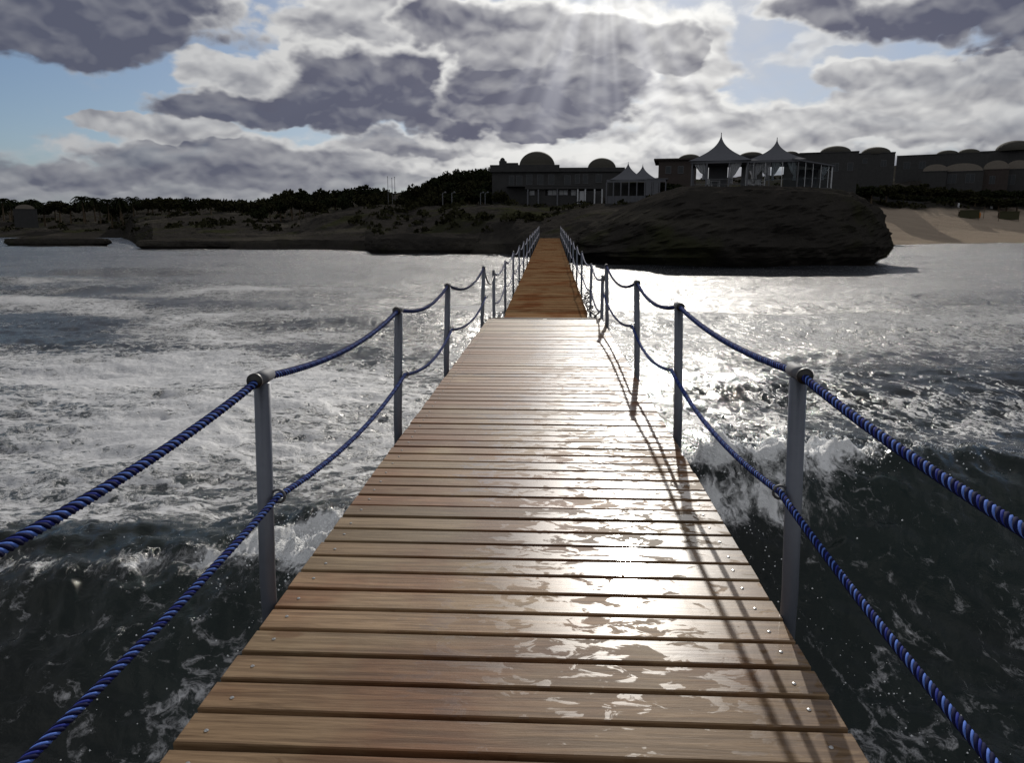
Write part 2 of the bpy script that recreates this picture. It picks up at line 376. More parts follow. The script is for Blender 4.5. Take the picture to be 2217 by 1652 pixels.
# ------------------------------------------------------------------ sea
def sea_surface(X, Y):
    D = np.hypot(X, Y)
    near = np.exp(-(D / 60.) ** 2)
    wx = X + 1.5 * pn(X * .13, Y * .13); wy = Y + .7 * pn(X * .3 + 5, Y * .3)
    z = .10 * np.sin(wy * .75 + .16 * wx + 1.2) * sst(D, 9, 14) * (.4 + .6 * near)
    fw = sst(Y, 14, 30)
    z += fw * (.17 * np.sin(Y * .50 + 1.6 * pn(X * .035, Y * .05) * 3 + .04 * X) + .08 * np.sin(Y * 1.05 + 2.5 * pn(X * .07 + 7, Y * .09) * 2)) * (.35 + .9 * np.clip(.5 + pn(X * .05, Y * .06 + 3), 0, 1)) * np.exp(-(D / 260.) ** 2)
    z += .15 * fbm(X * .30, Y * .55, 3) * (.25 + .75 * near)
    z += .055 * (1 - 2 * np.abs(fbm(X * .8 + 3, Y * 1.6, 3))) * (.25 + .75 * near)
    z += .012 * (1 - 2 * np.abs(fbm(X * 3.2, Y * 5.5, 3))) * near
    # right-hand wave
    rt = sst(X, .2, 1.4); lf = 1 - sst(X, -1.6, -.5)
    yc = 6.15 + .22 * (X - 1.) + .18 * pn(X * .8, X * 0 + 3.3)
    d = Y - yc; pr = np.where(d < 0, np.exp(-(d / 1.15) ** 2), np.exp(-(d / 1.0) ** 2))
    lipn = fbm(X * 2.1 + 9, Y * 2.1, 4)
    z += rt * pr * (.80 + .12 * lipn + .12 * sst(X, 1.5, 3.5))
    rol = np.exp(-((X - 2.0) / 1.35) ** 2)
    lip = rt * np.exp(-((d - .34) / (.15 + .36 * rol)) ** 2) * (1.1 * rol + .5) * np.clip(.85 + 1.1 * fbm(X * 1.9, Y * 1.9 + 7, 3), .2, 1.4)
    lip = np.maximum(lip, rt * np.exp(-((d + .42 + .1 * np.sin(X * 3)) / .20) ** 2) * np.exp(-((X - 1.6) / .8) ** 2) * .85 * np.clip(.8 + 1.2 * fbm(X * 4., Y * 2., 3), 0, 1.3))
    z += rt * .26 * rol * np.exp(-((d - .25) / .45) ** 2) * (1 + .9 * fbm(X * 1.7, Y * 1.7, 3))
    z += lip * .20 * (fbm(X * 2.6, Y * 2.6, 4, .5) + .3 * np.abs(fbm(X * 9, Y * 9, 2, .5)))
    # left-hand wave
    yc2 = 5.75 + .05 * (X + 1.) + .15 * pn(X * .9, X * 0 + 8.3)
    d2 = Y - yc2; pr2 = np.where(d2 < 0, np.exp(-(d2 / .9) ** 2), np.exp(-(d2 / 1.6) ** 2))
    z += lf * pr2 * (.30 + .34 * np.exp(-((X + 1.6) / .9) ** 2) + .10 * lipn)
    lip2 = lf * np.exp(-((d2 - .05) / (.14 + .2 * np.exp(-((X + 1.6) / .9) ** 2))) ** 2) * (1.3 * np.exp(-((X + 1.6) / .9) ** 2) + .42)
    lip2 = lip2 * np.clip(.8 + 1.1 * fbm(X * 2.3, Y * 2.3 + 3, 3), .1, 1.4) + lf * np.exp(-((d2 + .5) / .5) ** 2) * .42 * np.exp(-((X + 1.45) / .55) ** 2)
    z += lip2 * .11 * (fbm(X * 3.1, Y * 3.1, 4, .5) + .4 * np.abs(fbm(X * 9, Y * 9, 2, .5)))
    # trough on the near side
    z -= .45 * (1 - sst(Y, 3.0, 6.5)) * sst(Y, -12, -2)
    # swell further out on both sides
    for (y0, sl, a, wd) in ((13.5, .10, .30, 1.6), (24., -.05, .28, 2.4), (41., .02, .30, 2.6), (58, -.03, .25, 2.5), (80, .03, .25, 3.)):
        dd = Y - (y0 + sl * X + 1.2 * pn(X * .11, X * 0 + y0)); z += a * np.exp(-(dd / wd) ** 2) * (.6 + .6 * pn(X * .07 + y0, Y * 0 + .3))
    # foam coverage
    c = fbm(X * .16 + 4, Y * .22, 3)
    L = 1 - sst(X, -1.5, 1.5)
    band = sst(Y, 8.6, 12.5) * (1 - sst(Y + .2 * X, 34, 43))
    fo = L * (band * (.36 + .95 * c) + (1 - band) * .10)
    mid = sst(Y, 6.3, 7.2) * (1 - sst(Y, 10, 13)); fo += L * mid * (.44 + .45 * c)
    core_ = np.exp(-((Y - 14.2 - .12 * X) / 2.6) ** 2) * (1 - sst(X, -4.5, -1.5)); fo += L * core_ * .32
    bandr = np.exp(-((Y - 22 - .25 * X) / 6.) ** 2); fo += (1 - L) * (.5 * bandr + .20 * sst(Y, 7, 9.) * (1 - sst(Y, 14, 18)) * (1 + 2 * c) + .05)
    fo += .12 * sst(Y, 43, 55) * (c + .2)
    fo = np.maximum(fo, np.clip(lip, 0, 1.3)); fo = np.maximum(fo, np.clip(lip2, 0, 1.3))
    nearf = (1 - sst(Y, 4.6, 5.8)); fo = fo * (1 - nearf) + (.21 + .28 * fbm(X * .7 + 2, Y * .7, 3) + .16 * np.exp(-((X + 1.5) / .5) ** 2)) * nearf
    return z, fo, np.clip(np.maximum(lip, lip2), 0, 1)
rr_ = np.concatenate([[.02, .3, .6], np.geomspace(.9, 130, 640), np.geomspace(133, 6000, 90)])
a1 = np.linspace(R(-44), R(44), 1000); a2 = np.linspace(R(44), R(316), 120)[1:-1]
th = np.concatenate([a1, a2])
TH, RR = np.meshgrid(th, rr_)
SX = RR * np.sin(TH); SY = RR * np.cos(TH)
SZ, SF, SL = sea_surface(SX, SY)
m, t, b = mat('sea_water')
o = t.n('ShaderNodeTexCoord').outputs['Object']
fa = t.n('ShaderNodeAttribute', attribute_name='foam').outputs['Fac']
la = t.n('ShaderNodeAttribute', attribute_name='lip').outputs['Fac']
xs, ys, zs = t.sep(o)
wv = t.noise(o, 1.1, 4., .6, col=True)
wvs = t.n('ShaderNodeVectorMath', operation='SCALE'); t.put(wvs.inputs[0], t.v('SUBTRACT', wv, (.5, .5, .5))); wvs.inputs['Scale'].default_value = 1.0
rot = t.n('ShaderNodeVectorRotate', rotation_type='Z_AXIS'); t.put(rot.inputs['Vector'], o); rot.inputs['Angle'].default_value = R(-24)
rightw = t.v('MULTIPLY', rot.outputs[0], (1.25, .42, 1.)); leftw = t.v('MULTIPLY', o, (.85, 1.35, 1.))
isr = t.ss(xs, -.3, .5); mixw = t.n('ShaderNodeMix', data_type='VECTOR'); t.put(mixw.inputs[0], isr); t.put(mixw.inputs[4], leftw); t.put(mixw.inputs[5], rightw)
ow = t.v('ADD', mixw.outputs[1], wvs.outputs[0])
na = t.noise(ow, 1.5, 7., .62)
ridge = t.m('MULTIPLY', t.m('SUBTRACT', 1., t.m('MULTIPLY', t.m('ABSOLUTE', t.m('SUBTRACT', na, .5)), 11.)), 1.3)          # thin veins
nb = t.noise(ow, 4.6, 6., .65)
ridge2 = t.m('SUBTRACT', 1., t.m('MULTIPLY', t.m('ABSOLUTE', t.m('SUBTRACT', nb, .5)), 7.))
nc_ = t.noise(o, 9., 6., .7)
v1 = t.m('MAXIMUM', t.m('MULTIPLY', ridge, .62), t.m('MULTIPLY', ridge2, .48))
fl = t.m('ADD', t.m('MULTIPLY', t.m('MAXIMUM', v1, 0.), .75), t.m('ADD', t.m('MULTIPLY', t.m('SUBTRACT', nc_, .5), .9), t.m('MULTIPLY', t.m('SUBTRACT', nb, .5), .8)))
val = t.m('ADD', fl, t.m('MULTIPLY', fa, 1.05))
foam = t.m('MAXIMUM', t.ss(val, .66, 1.10), t.ss(t.m('ADD', la, t.m('MULTIPLY', t.m('SUBTRACT', t.noise(t.v('MULTIPLY', o, (1.6, .6, .8)), 11., 7., .72), .5), 2.2)), .26, .85))
b.inputs['IOR'].default_value = 1.333
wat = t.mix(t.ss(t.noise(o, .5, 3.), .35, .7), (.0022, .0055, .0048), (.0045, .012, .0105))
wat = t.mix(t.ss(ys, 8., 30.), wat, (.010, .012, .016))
wat = t.mix(t.m('MULTIPLY', t.ss(fa, .2, .9), .45), wat, (.10, .115, .12))
fcol = t.mix(nc_, (.24, .245, .26), (.60, .605, .62))
fcol = t.mix(t.ss(la, .1, .6), fcol, t.mix(nc_, (.55, .56, .57), (.85, .86, .87)))
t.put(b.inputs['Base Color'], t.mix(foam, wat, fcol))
t.put(b.inputs['Roughness'], t.m('ADD', t.m('ADD', .07, t.m('MULTIPLY', t.ss(ys, 10., 30.), .19)), t.m('MULTIPLY', foam, .5)))
h1 = t.noise(t.v('MULTIPLY', o, (1., 1.5, 1.)), 7., 6., .62, .4)
h2 = t.noise(t.v('MULTIPLY', o, (.22, .8, 1.)), 1.1, 4., .6, .3)
h1 = t.m('ADD', h1, t.m('MULTIPLY', t.ss(ys, 18., 60.), t.m('MULTIPLY', h2, 3.4)))
bn = t.n('ShaderNodeBump'); bn.inputs['Strength'].default_value = 1.
t.put(bn.inputs['Distance'], t.m('ADD', t.m('SUBTRACT', .016, t.m('MULTIPLY', t.ss(xs, 0., 3.), .006)), t.m('MULTIPLY', t.ss(ys, 8., 60.), .16)))
t.put(bn.inputs['Height'], t.m('ADD', h1, t.m('MULTIPLY', foam, t.m('ADD', .35, t.m('MULTIPLY', t.m('MULTIPLY', nc_, .9), t.m('ADD', 1., t.m('MULTIPLY', la, 5.))))))); t.put(b.inputs['Normal'], bn.outputs[0])
M['sea'] = m
sea = grid_obj('sea', SX, SY, SZ, m, {'foam': SF, 'lip': SL}, wrap=True)
tag(sea, 'choppy dark sea with grey foam and a breaking wave either side of the pier', kind='structure')

# spray: droplets thrown off the two breaking crests (nobody could count them)
sp = MB()
def drop(p, r):
    x, y, z = p; s2 = r
    sp.add([(x + s2, y, z), (x - s2, y, z), (x, y + s2, z), (x, y - s2, z), (x, y, z + s2 * 1.3), (x, y, z - s2)],
           [(0, 2, 4), (2, 1, 4), (1, 3, 4), (3, 0, 4), (2, 0, 5), (1, 2, 5), (3, 1, 5), (0, 3, 5)])
rs = np.random.RandomState(11)
def sz(x, y): return float(sea_surface(np.array([[x]]), np.array([[y]]))[0][0, 0])
pts = []
for k in range(2600):   # fine mist that breaks up the edge of the right-hand roller
    x = .95 + abs(rs.randn()) * 1.1; y = 6.35 + .22 * (x - 1) + rs.randn() * .22; pts.append((x, y, rs.rand() ** 2 * .13 - .01, rs.rand() ** 3 * .010 + .0022))
for k in range(1900):
    x = -1.0 - abs(rs.randn()) * .75; y = 5.75 + rs.randn() * .22; pts.append((x, y, rs.rand() ** 2 * .11 - .01, rs.rand() ** 3 * .009 + .0022))
for k in range(500):
    x = 3.0 + rs.rand() * 2.2; y = 6.35 + .22 * (x - 1) + rs.randn() * .12; pts.append((x, y, rs.rand() ** 2 * .05, rs.rand() ** 3 * .008 + .002))
for k in range(520):
    x = -1.25 - abs(rs.randn()) * .35; y = 5.95 - abs(rs.randn()) * .75; pts.append((x, y, abs(rs.randn()) * .16, rs.rand() ** 2 * .007 + .0025))
for k in range(420):
    x = 1.3 + rs.rand() * 2.4; y = 6.35 + .2 * (x - 1) + rs.randn() * .28; pts.append((x, y, abs(rs.randn()) * .12, rs.rand() ** 2 * .008 + .002))
for k in range(260):
    s_ = rs.rand(); x = 1.5 + s_ * 2.6 + rs.randn() * .12; y = 5.9 - s_ * 3.4 + rs.randn() * .12; pts.append((x, y, abs(rs.randn()) * .04, rs.rand() ** 2 * .006 + .002))
for k in range(300):
    x = -1.25 - rs.rand() * 1.8; y = 2.2 + rs.rand() * 3.2; pts.append((x, y, abs(rs.randn()) * .05, rs.rand() ** 2 * .006 + .002))
PX = np.array([[p[0] for p in pts]]); PY = np.array([[p[1] for p in pts]]); PZ = sea_surface(PX, PY)[0][0]
for p, z0 in zip(pts, PZ): drop((p[0], p[1], z0 + p[2]), p[3])
sm, st_, sb = mat('spray_drops'); sb.inputs['Base Color'].default_value = (.8, .82, .84, 1); sb.inputs['Roughness'].default_value = .25
tag(sp.build('sea_spray', sm), 'white spray droplets thrown off the breaking wave', kind='stuff')

# ------------------------------------------------------------------ land
rm, t, b = mat('coast_rock_and_scrub')
o = t.n('ShaderNodeTexCoord').outputs['Object']
sa = t.n('ShaderNodeAttribute', attribute_name='sand').outputs['Fac']
n_a = t.noise(o, .09, 6., .6); n_b = t.noise(o, .7, 7., .65)
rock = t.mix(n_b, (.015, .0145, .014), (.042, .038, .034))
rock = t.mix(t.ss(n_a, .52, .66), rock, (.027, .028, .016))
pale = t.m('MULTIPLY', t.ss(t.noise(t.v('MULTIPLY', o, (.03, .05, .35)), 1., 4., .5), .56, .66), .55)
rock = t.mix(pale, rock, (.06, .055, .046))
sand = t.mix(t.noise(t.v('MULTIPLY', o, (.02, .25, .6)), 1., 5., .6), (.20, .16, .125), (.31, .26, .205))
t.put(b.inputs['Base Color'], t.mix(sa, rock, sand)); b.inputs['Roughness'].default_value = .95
b.inputs['Specular IOR Level'].default_value = 0.
bn = t.n('ShaderNodeBump'); bn.inputs['Distance'].default_value = .6; t.put(bn.inputs['Height'], n_b); t.put(b.inputs['Normal'], bn.outputs[0])
M['rock'] = rm
# columns: display px -> [(distance along the pier axis, display y)]; first row under the waterline
def zat(px, py, D): return at(px, py, D)
Z0 = None
CL = [(-500, [(330, Z0), (334, 512), (350, 505), (370, 490), (400, 472), (440, 458), (500, 455), (700, 455)]),
      (0, [(330, Z0), (334, 512), (350, 505), (370, 490), (400, 472), (440, 455), (500, 452), (700, 455)]),
      (262, [(325, Z0), (330, 512), (345, 505), (365, 490), (400, 470), (440, 452), (500, 448), (700, 455)]),
      (292, [(160, Z0), (163, 520), (180, 508), (220, 492), (300, 472), (420, 450), (500, 445), (700, 450)]),
      (330, [(128, Z0), (128.5, 519), (140, 505), (170, 492), (300, 468), (420, 450), (500, 445), (700, 450)]),
      (450, [(124, Z0), (124.5, 522), (140, 500), (175, 480), (280, 466), (400, 450), (500, 440), (700, 450)]),
      (620, [(121, Z0), (121.5, 520), (138, 506), (160, 492), (250, 470), (380, 450), (500, 435), (700, 450)]),
      (700, [(120, Z0), (120.5, 522), (134, 505), (150, 468), (200, 458), (320, 448), (450, 430), (700, 445)]),
      (790, [(117, Z0), (117.5, 524), (130, 500), (150, 460), (170, 451), (300, 446), (420, 425), (700, 440)]),
      (812, [(106, Z0), (106.5, 524), (124, 502), (148, 462), (165, 451), (300, 444), (400, 422), (700, 430)]),
      (880, [(104, Z0), (104.5, 526), (118, 506), (145, 470), (158, 450), (260, 442), (360, 418), (700, 425)]),
      (925, [(102, Z0), (102.5, 527), (112, 500), (120, 492), (150, 449), (240, 438), (320, 405), (700, 420)]),
      (985, [(100, Z0), (100.5, 526), (108, 478), (118, 455), (145, 447), (220, 438), (300, 392), (700, 410)]),
      (1080, [(96, Z0), (96.5, 528), (104, 480), (114, 453), (140, 446), (200, 440), (280, 400), (700, 400)]),
      (1180, [(79, Z0), (79.5, 528), (90, 500), (108, 470), (135, 450), (200, 436), (280, 400), (700, 400)]),
      (1260, [(79, Z0), (79.5, 535), (86, 480), (100, 458), (130, 444), (200, 430), (280, 400), (700, 400)]),
      (1400, [(82, Z0), (82.5, 530), (88, 470), (100, 442), (130, 432), (200, 420), (280, 390), (700, 400)]),
      (1700, [(95, Z0), (96, 530), (105, 480), (125, 450), (160, 430), (210, 415), (260, 385), (700, 380)]),
      (1850, [(150, Z0), (152, 528), (170, 510), (200, 470), (225, 440), (240, 425), (270, 395), (700, 360)]),
      (1915, [(168, Z0), (178, 522), (195, 500), (215, 472), (232, 450), (245, 436), (280, 400), (700, 360)]),
      (2030, [(182, Z0), (195, 518), (210, 500), (228, 470), (240, 448), (252, 434), (290, 385), (700, 350)]),
      (2216, [(198, Z0), (210, 514), (225, 498), (238, 474), (250, 452), (262, 436), (300, 385), (700, 345)]),
      (2900, [(215, Z0), (225, 510), (240, 495), (255, 470), (268, 450), (280, 430), (320, 385), (700, 345)])]
cx = np.array([c[0] for c in CL], float)
CD = np.array([[p[0] for p in c[1]] for c in CL], float)
CZ = np.array([[0.05 if p[1] is None else at(c[0], p[1], p[0]).z for p in c[1]] for c in CL])
CD = np.concatenate([CD[:, :1] - .6, CD], 1); CZ = np.concatenate([CZ[:, :1] * 0 - 1.5, CZ], 1)
px = np.arange(-500, 2900, 5.)
sub = []
for k in range(CD.shape[1] - 1):
    n = (3, 5, 14, 20, 20, 20, 16, 14)[k]; sub += [k + j / n for j in range(n)]
sub.append(CD.shape[1] - 1.); sub = np.array(sub)
LX = np.zeros((len(sub), len(px))); LY = LX.copy(); LZ = LX.copy(); LS = LX.copy()
for j, x in enumerate(px):
    Dk = np.array([np.interp(x, cx, CD[:, k]) for k in range(CD.shape[1])]); Zk = np.array([np.interp(x, cx, CZ[:, k]) for k in range(CD.shape[1])])
    D = np.interp(sub, np.arange(len(Dk)), Dk); Z = np.interp(sub, np.arange(len(Dk)), Zk)
    d = ray(x, 500); LX[:, j] = CAM.x + d.x / d.y * D; LY[:, j] = D; LZ[:, j] = Z
    LS[:, j] = (x > 1860) * 1.
amp = sst(LZ, .3, 2.5)
sandy = sst(LX + 8 * 0, 45, 60) * (1 - sst(LZ + 1.6 * fbm(LX * .06, LY * .06, 3), 8.2, 9.6))
LZ += amp * (1 - .85 * sandy) * (1.1 * fbm(LX * .045, LY * .045, 4) * np.clip(LY / 200, .4, 1.5) + .5 * np.abs(fbm(LX * .25, LY * .25, 4)))
SXs, SYs = LX, LY
LY2 = LY + (1 - sst(LY, 150, 320)) * (1 - sandy) * amp * 1.0 * fbm(LX * .3, LZ * .5, 3)
terr = grid_obj('coast_terrain', LX, LY2, LZ, rm, {'sand': sandy}, smooth=False)
tag(terr, 'dark rocky coast with scrub slopes and a brown sand beach on the right', kind='structure')

# the big rock headland right of the pier
def blob_rock(name, c, ax, ay, prof, seed, amp, nth=160, rot=0., lobes=.06, lean=0.):
    rng = np.random.RandomState(seed); th_ = np.linspace(0, 2 * np.pi, nth, endpoint=False)
    pr = []
    for i in range(len(prof) - 1):
        for k in range(6): pr.append((prof[i][0] + (prof[i + 1][0] - prof[i][0]) * k / 6, prof[i][1] + (prof[i + 1][1] - prof[i][1]) * k / 6))
    pr.append(prof[-1]); pr = np.array(pr)
    TT, I = np.meshgrid(th_, np.arange(len(pr)))
    rad = pr[I, 0]; Z = pr[I, 1].copy()
    ct, st = np.cos(TT), np.sin(TT)
    q = (np.abs(ct) ** 2.6 + np.abs(st) ** 2.6) ** (-1 / 2.6)
    ln = 1 + lobes * fbm(ct * 1.4 + seed, st * 1.4, 3) * 2
    X = ax * rad * ct * q * ln; Y = ay * rad * st * q * ln
    n = fbm(X * .35 + seed + Z * .3, Y * .35 + Z * .45, 5, .55)
    sc_ = 1 + amp * n / max(ax, ay) * 1.2; led = .005 * np.sin(Z * 4.2 + 2.5 * fbm(X * .12, Y * .12, 2)) * sst(Z, .6, 1.5) * (1 - sst(Z, 5., 6.5)); sc_ = sc_ + led + .02 * np.abs(fbm(X * 1.1 + seed, Y * 1.1 + Z, 4)); X *= sc_; Y *= sc_; Z += amp * .35 * n * sst(Z, .5, 2.5)
    cr, sr = math.cos(rot), math.sin(rot)
    return grid_obj(name, c[0] + X * cr - Y * sr, c[1] + X * sr + Y * cr, c[2] + (Z if not lean else Z * (1 - lean * sst(-X / ax, .25, .95) * sst(Z, .5, 2.))), rm, {'sand': X * 0}, wrap=True, smooth=False)
prof = [(.91, -1.2), (.915, .15), (.98, .9), (1., 1.7), (.98, 2.8), (.945, 3.9), (.90, 4.9), (.84, 5.7), (.76, 6.3), (.62, 6.7), (.35, 6.9), (.01, 6.95)]
hc = at(1568, 500, 77)
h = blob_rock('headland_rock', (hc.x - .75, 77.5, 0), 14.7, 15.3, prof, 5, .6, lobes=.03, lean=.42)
tag(h, 'big dark rounded rock headland right of the pier with an undercut foot', kind='structure')
prof2 = [(.93, -1.), (.93, .1), (1., .5), (1., 1.0), (.97, 1.35), (.7, 1.6), (.3, 1.7), (.01, 1.7)]
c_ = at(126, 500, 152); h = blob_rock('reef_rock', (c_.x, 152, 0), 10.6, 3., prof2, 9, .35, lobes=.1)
tag(h, 'long low dark reef rock lying in the water at the left', kind='structure')
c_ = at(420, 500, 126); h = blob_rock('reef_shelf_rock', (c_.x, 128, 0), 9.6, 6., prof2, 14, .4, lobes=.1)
tag(h, 'low undercut shelf of reef rock at the tip of the left point', kind='structure')
c_ = at(930, 500, 101); h = blob_rock('shore_rock', (c_.x, 102, 0), 8.4, 4.5, [(.93, -1.), (.93, .1), (1., .6), (1., 1.3), (.93, 2.0), (.6, 2.6), (.01, 2.7)], 17, .5, lobes=.1)
tag(h, 'dark undercut shore rock left of the far end of the pier', kind='structure')

# ------------------------------------------------------------------ pier
PITCHB, GAP = .168, .027
def near_z(y): return 1.54 - .0048 * y
def far_z(y): return .68 + .0206 * y
def planks(name, y0, y1, zf, material, parent, wid=2.0, xo=0., step=PITCHB, ragged=.004):
    mb = MB(); y = y0; k = 0
    rg = random.Random(4)
    while y < y1:
        mb.cur = 0; mb.val = rg.random()
        z = zf(y) + rg.uniform(-.003, .003); e0 = rg.uniform(-ragged, ragged); e1 = rg.uniform(-ragged, ragged)
        yw = step - GAP + rg.uniform(-.003, .003)
        mb.box(xo - wid / 2 + e0, xo + wid / 2 + e1, y, y + yw, z - .032, z, .004)
        if y < 14:
            mb.cur = 1
            for sx in (-1, 1):
                for q in ((.085,) if k % 2 else (.085,)):
                    cx_, cy_ = xo + sx * (wid / 2 - q - rg.uniform(-.008, .008)), y + yw * (.5 + rg.uniform(-.12, .12))
                    mb.lathe([(.0072, -.002), (.0072, .0016), (.005, .0036), (.001, .0042)], (cx_, cy_, z), 8)
        y += step; k += 1
    return mb.build(name, [material, 'steel'], parent, attr='board')
def post(parent, x, y, zdeck, hgt, side, detail=True, lean=0.):
    """parts of a rope post: steel tube, sleeve on top that the rope runs through, ring for the lower rope"""
    mb = MB(); n = 20 if detail else 8
    top = hgt - .02
    mb.tube([(x, y, zdeck - .55), (x, y, zdeck + .1), (x + lean, y, zdeck + top)], .031, n)
    p = mb.build('post', 'post', parent, smooth=True)
    s = MB(); sl = .075
    zc = zdeck + hgt; x2 = x + lean
    if detail:
        prof_ = [(sl, .026), (-sl, .026), (-sl, .019), (sl, .019)]
        vs = []; fs = []; nn = 18
        for (yy, r_) in prof_:
            for k in range(nn):
                t_ = 2 * math.pi * k / nn; vs.append((x2 + r_ * math.cos(t_), y + yy, zc + r_ * math.sin(t_)))
        for i in range(4):
            for k in range(nn):
                q = (k + 1) % nn; j = (i + 1) % 4; fs.append((i * nn + k, i * nn + q, j * nn + q, j * nn + k))
        s.add(vs, fs); s.cur = 1
        s.tube([(x2, y - sl - .004, zc), (x2, y - sl + .01, zc)], .029, nn)
    else: s.tube([(x2, y - .06, zc), (x2, y + .06, zc)], .028, 8)
    s.build('rope_sleeve', ['sleeve', 'blacktube'], p, smooth=detail)
    if detail:
        g = MB(); cxr = x + lean * .5 - side * .05; zr = zdeck + (.45 if side < 0 else .50); ring = []
        for k in range(15):
            t_ = 2 * math.pi * k / 14; ring.append((cxr + .026 * math.cos(t_), y, zr + .026 * math.sin(t_)))
        g.tube(ring, .0055, 6, False)
        g.build('rope_ring', 'frame', p, smooth=True)
    return p

near = empty('pier_section', (0, 0, 0), label='nearer pier section with wet tan planks and grey rope posts', cat='pier', group='joined sections of the wooden pier')
planks('deck', -1.6, 13.3, near_z, 'deck', near)
mb = MB()
for x in (-.93, 0., .93): mb.box(x - .035, x + .035, -1.6, 13.7, 1.54 - .0048 * 13 - .2, 1.44)
mb.build('support_beam', 'underwood', near)
mb = MB()
for y in np.arange(-1.0, 13, 1.9):
    mb.box(-.8, .8, y, y + 1.2, .75, 1.27, .05)
fo_ = mb.build('floats', 'float', near); fo_['kind'] = 'stuff'
mb = MB(); mb.box(-1.0, 1.0, 13.715, 13.745, 1.18, 1.455); mb.build('end_board', 'underwood', near)
NP = [.1, 2.8, 5.46, 8.15, 12.6]
PXL, PXR = -1.045, 1.045
NHT = {-1: .925, 1: .962}
for y in [-2.4] + NP:
    for s in (-1, 1):
        post(near, s * 1.033, y, near_z(y), NHT[s], s, True, -s * .03)

far = empty('pier_section', (0, 0, 0), label='farther pier section with dry orange brown planks sloping up to the rock', cat='pier', group='joined sections of the wooden pier')
planks('deck', 18.2, 77, far_z, 'deck_far', far, 1.98, 0., .19)
mb = MB()
for x in (-.93, .93):
    mb.add([(x - .05, 14., far_z(14) - .25), (x + .05, 14., far_z(14) - .25), (x + .05, 77., far_z(77) - .25), (x - .05, 77., far_z(77) - .25),
            (x - .05, 14., far_z(14) - .04), (x + .05, 14., far_z(14) - .04), (x + .05, 77., far_z(77) - .04), (x - .05, 77., far_z(77) - .04)],
           [(3, 2, 1, 0), (4, 5, 6, 7), (0, 1, 5, 4), (1, 2, 6, 5), (2, 3, 7, 6), (3, 0, 4, 7)])
mb.build('support_beam', 'underwood', far)
planks('connecting_ramp', 13.8, 18.15, lambda y: 1.14 - .02 * (y - 13.8), 'deck_far', far, 1.9, 0., .19)
FP = [15.6, 19.6, 23.9, 28.4, 33.2, 38.2, 43.5, 49, 55, 61.5, 69, 76.8]
rngp = random.Random(2)
for i, y in enumerate(FP):
    for s in (-1, 1):
        yy = y - (1.3 if (s > 0 and i < 2) else 0)
        post(far, s * 1.06, yy, far_z(yy), 1.17 + rngp.uniform(-.02, .02), s, False)
for y in FP[1::2]:   # piles carrying the far section
    for s in (-1, 1): mb = MB(); mb.tube([(s * .85, y + .4, -1.5), (s * .85, y + .4, far_z(y) - .1)], .07, 8); mb.build('pile', 'underwood', far)

# ropes ---------------------------------------------------------------
def span_pts(a, b_, sag, n):
    a = Vector(a); b_ = Vector(b_); o = []
    for k in range(n):
        t_ = k / n; p = a.lerp(b_, t_); p.z -= 4 * sag * t_ * (1 - t_); o.append(p)
    return o
def laid_rope(name, pts, r, pitch, **k):
    """three-strand laid rope: strands wound round the path"""
    mb = MB(); pts = [Vector(p) for p in pts]
    L = [0.]
    for i in range(1, len(pts)): L.append(L[-1] + (pts[i] - pts[i - 1]).length)
    tot = L[-1]; n = int(tot / .006); P_ = []
    j = 0
    for i in range(n + 1):
        s_ = tot * i / n
        while j < len(L) - 2 and L[j + 1] < s_: j += 1
        f_ = (s_ - L[j]) / max(1e-9, L[j + 1] - L[j]); P_.append((pts[j].lerp(pts[j + 1], f_), s_))
    NS = 6
    for q in range(NS):
        mb.cur = (0, 2, 1, 2, 0, 2)[q]
        path = []
        for i, (p, s_) in enumerate(P_):
            d = (P_[min(i + 1, n)][0] - P_[max(i - 1, 0)][0]).normalized(); a = d.cross(Vector((0, 0, 1))).normalized(); bb = d.cross(a)
            ph_ = 2 * math.pi * (s_ / pitch + q / NS); path.append(p + (a * math.cos(ph_) + bb * math.sin(ph_)) * r * .66)
        mb.tube(path, r * (.30, .42)[q % 2], 5, True)
    mb.cur = 2; mb.tube([p for p, s_ in P_[::6]], r * .6, 6, True)
    o_ = mb.build(name, ['rope_b', 'rope_a', 'rope_c'], smooth=True); tag(o_, **k); return o_
ys_n = [-2.4] + NP
sags_top = [.06, .10, .10, .10, .13]
def near_rope(side, upper, label):
    P_ = []
    for i in range(len(ys_n) - 1):
        ya, yb = ys_n[i], ys_n[i + 1]
        if upper:
            ha = hb = NHT[side]; x = side * 1.003; r = 0
            sag = (.08, .085 if side < 0 else .06, .075 if side < 0 else .05, .10, .16)[i]
        else:
            ha = hb = (.45 if side < 0 else .50); x = side * .968
            sag = (.04, .06 if side > 0 else .045, .08, .11, .14)[i]
        P_ += span_pts((x, ya, near_z(ya) + ha), (x, yb, near_z(yb) + hb), sag, 40)
        last = Vector((x, yb, near_z(yb) + hb))
    P_.append(last)
    return laid_rope('guard_rope', P_, .0148 if upper else .0128, .088, label=label, cat='rope', group='blue guard ropes of the near pier section')
near_rope(-1, True, 'blue twisted top guard rope along the left edge of the near planks')
near_rope(-1, False, 'blue twisted lower guard rope along the left edge of the near planks')
near_rope(1, True, 'blue twisted top guard rope along the right edge of the near planks')
near_rope(1, False, 'blue twisted lower guard rope along the right edge of the near planks')
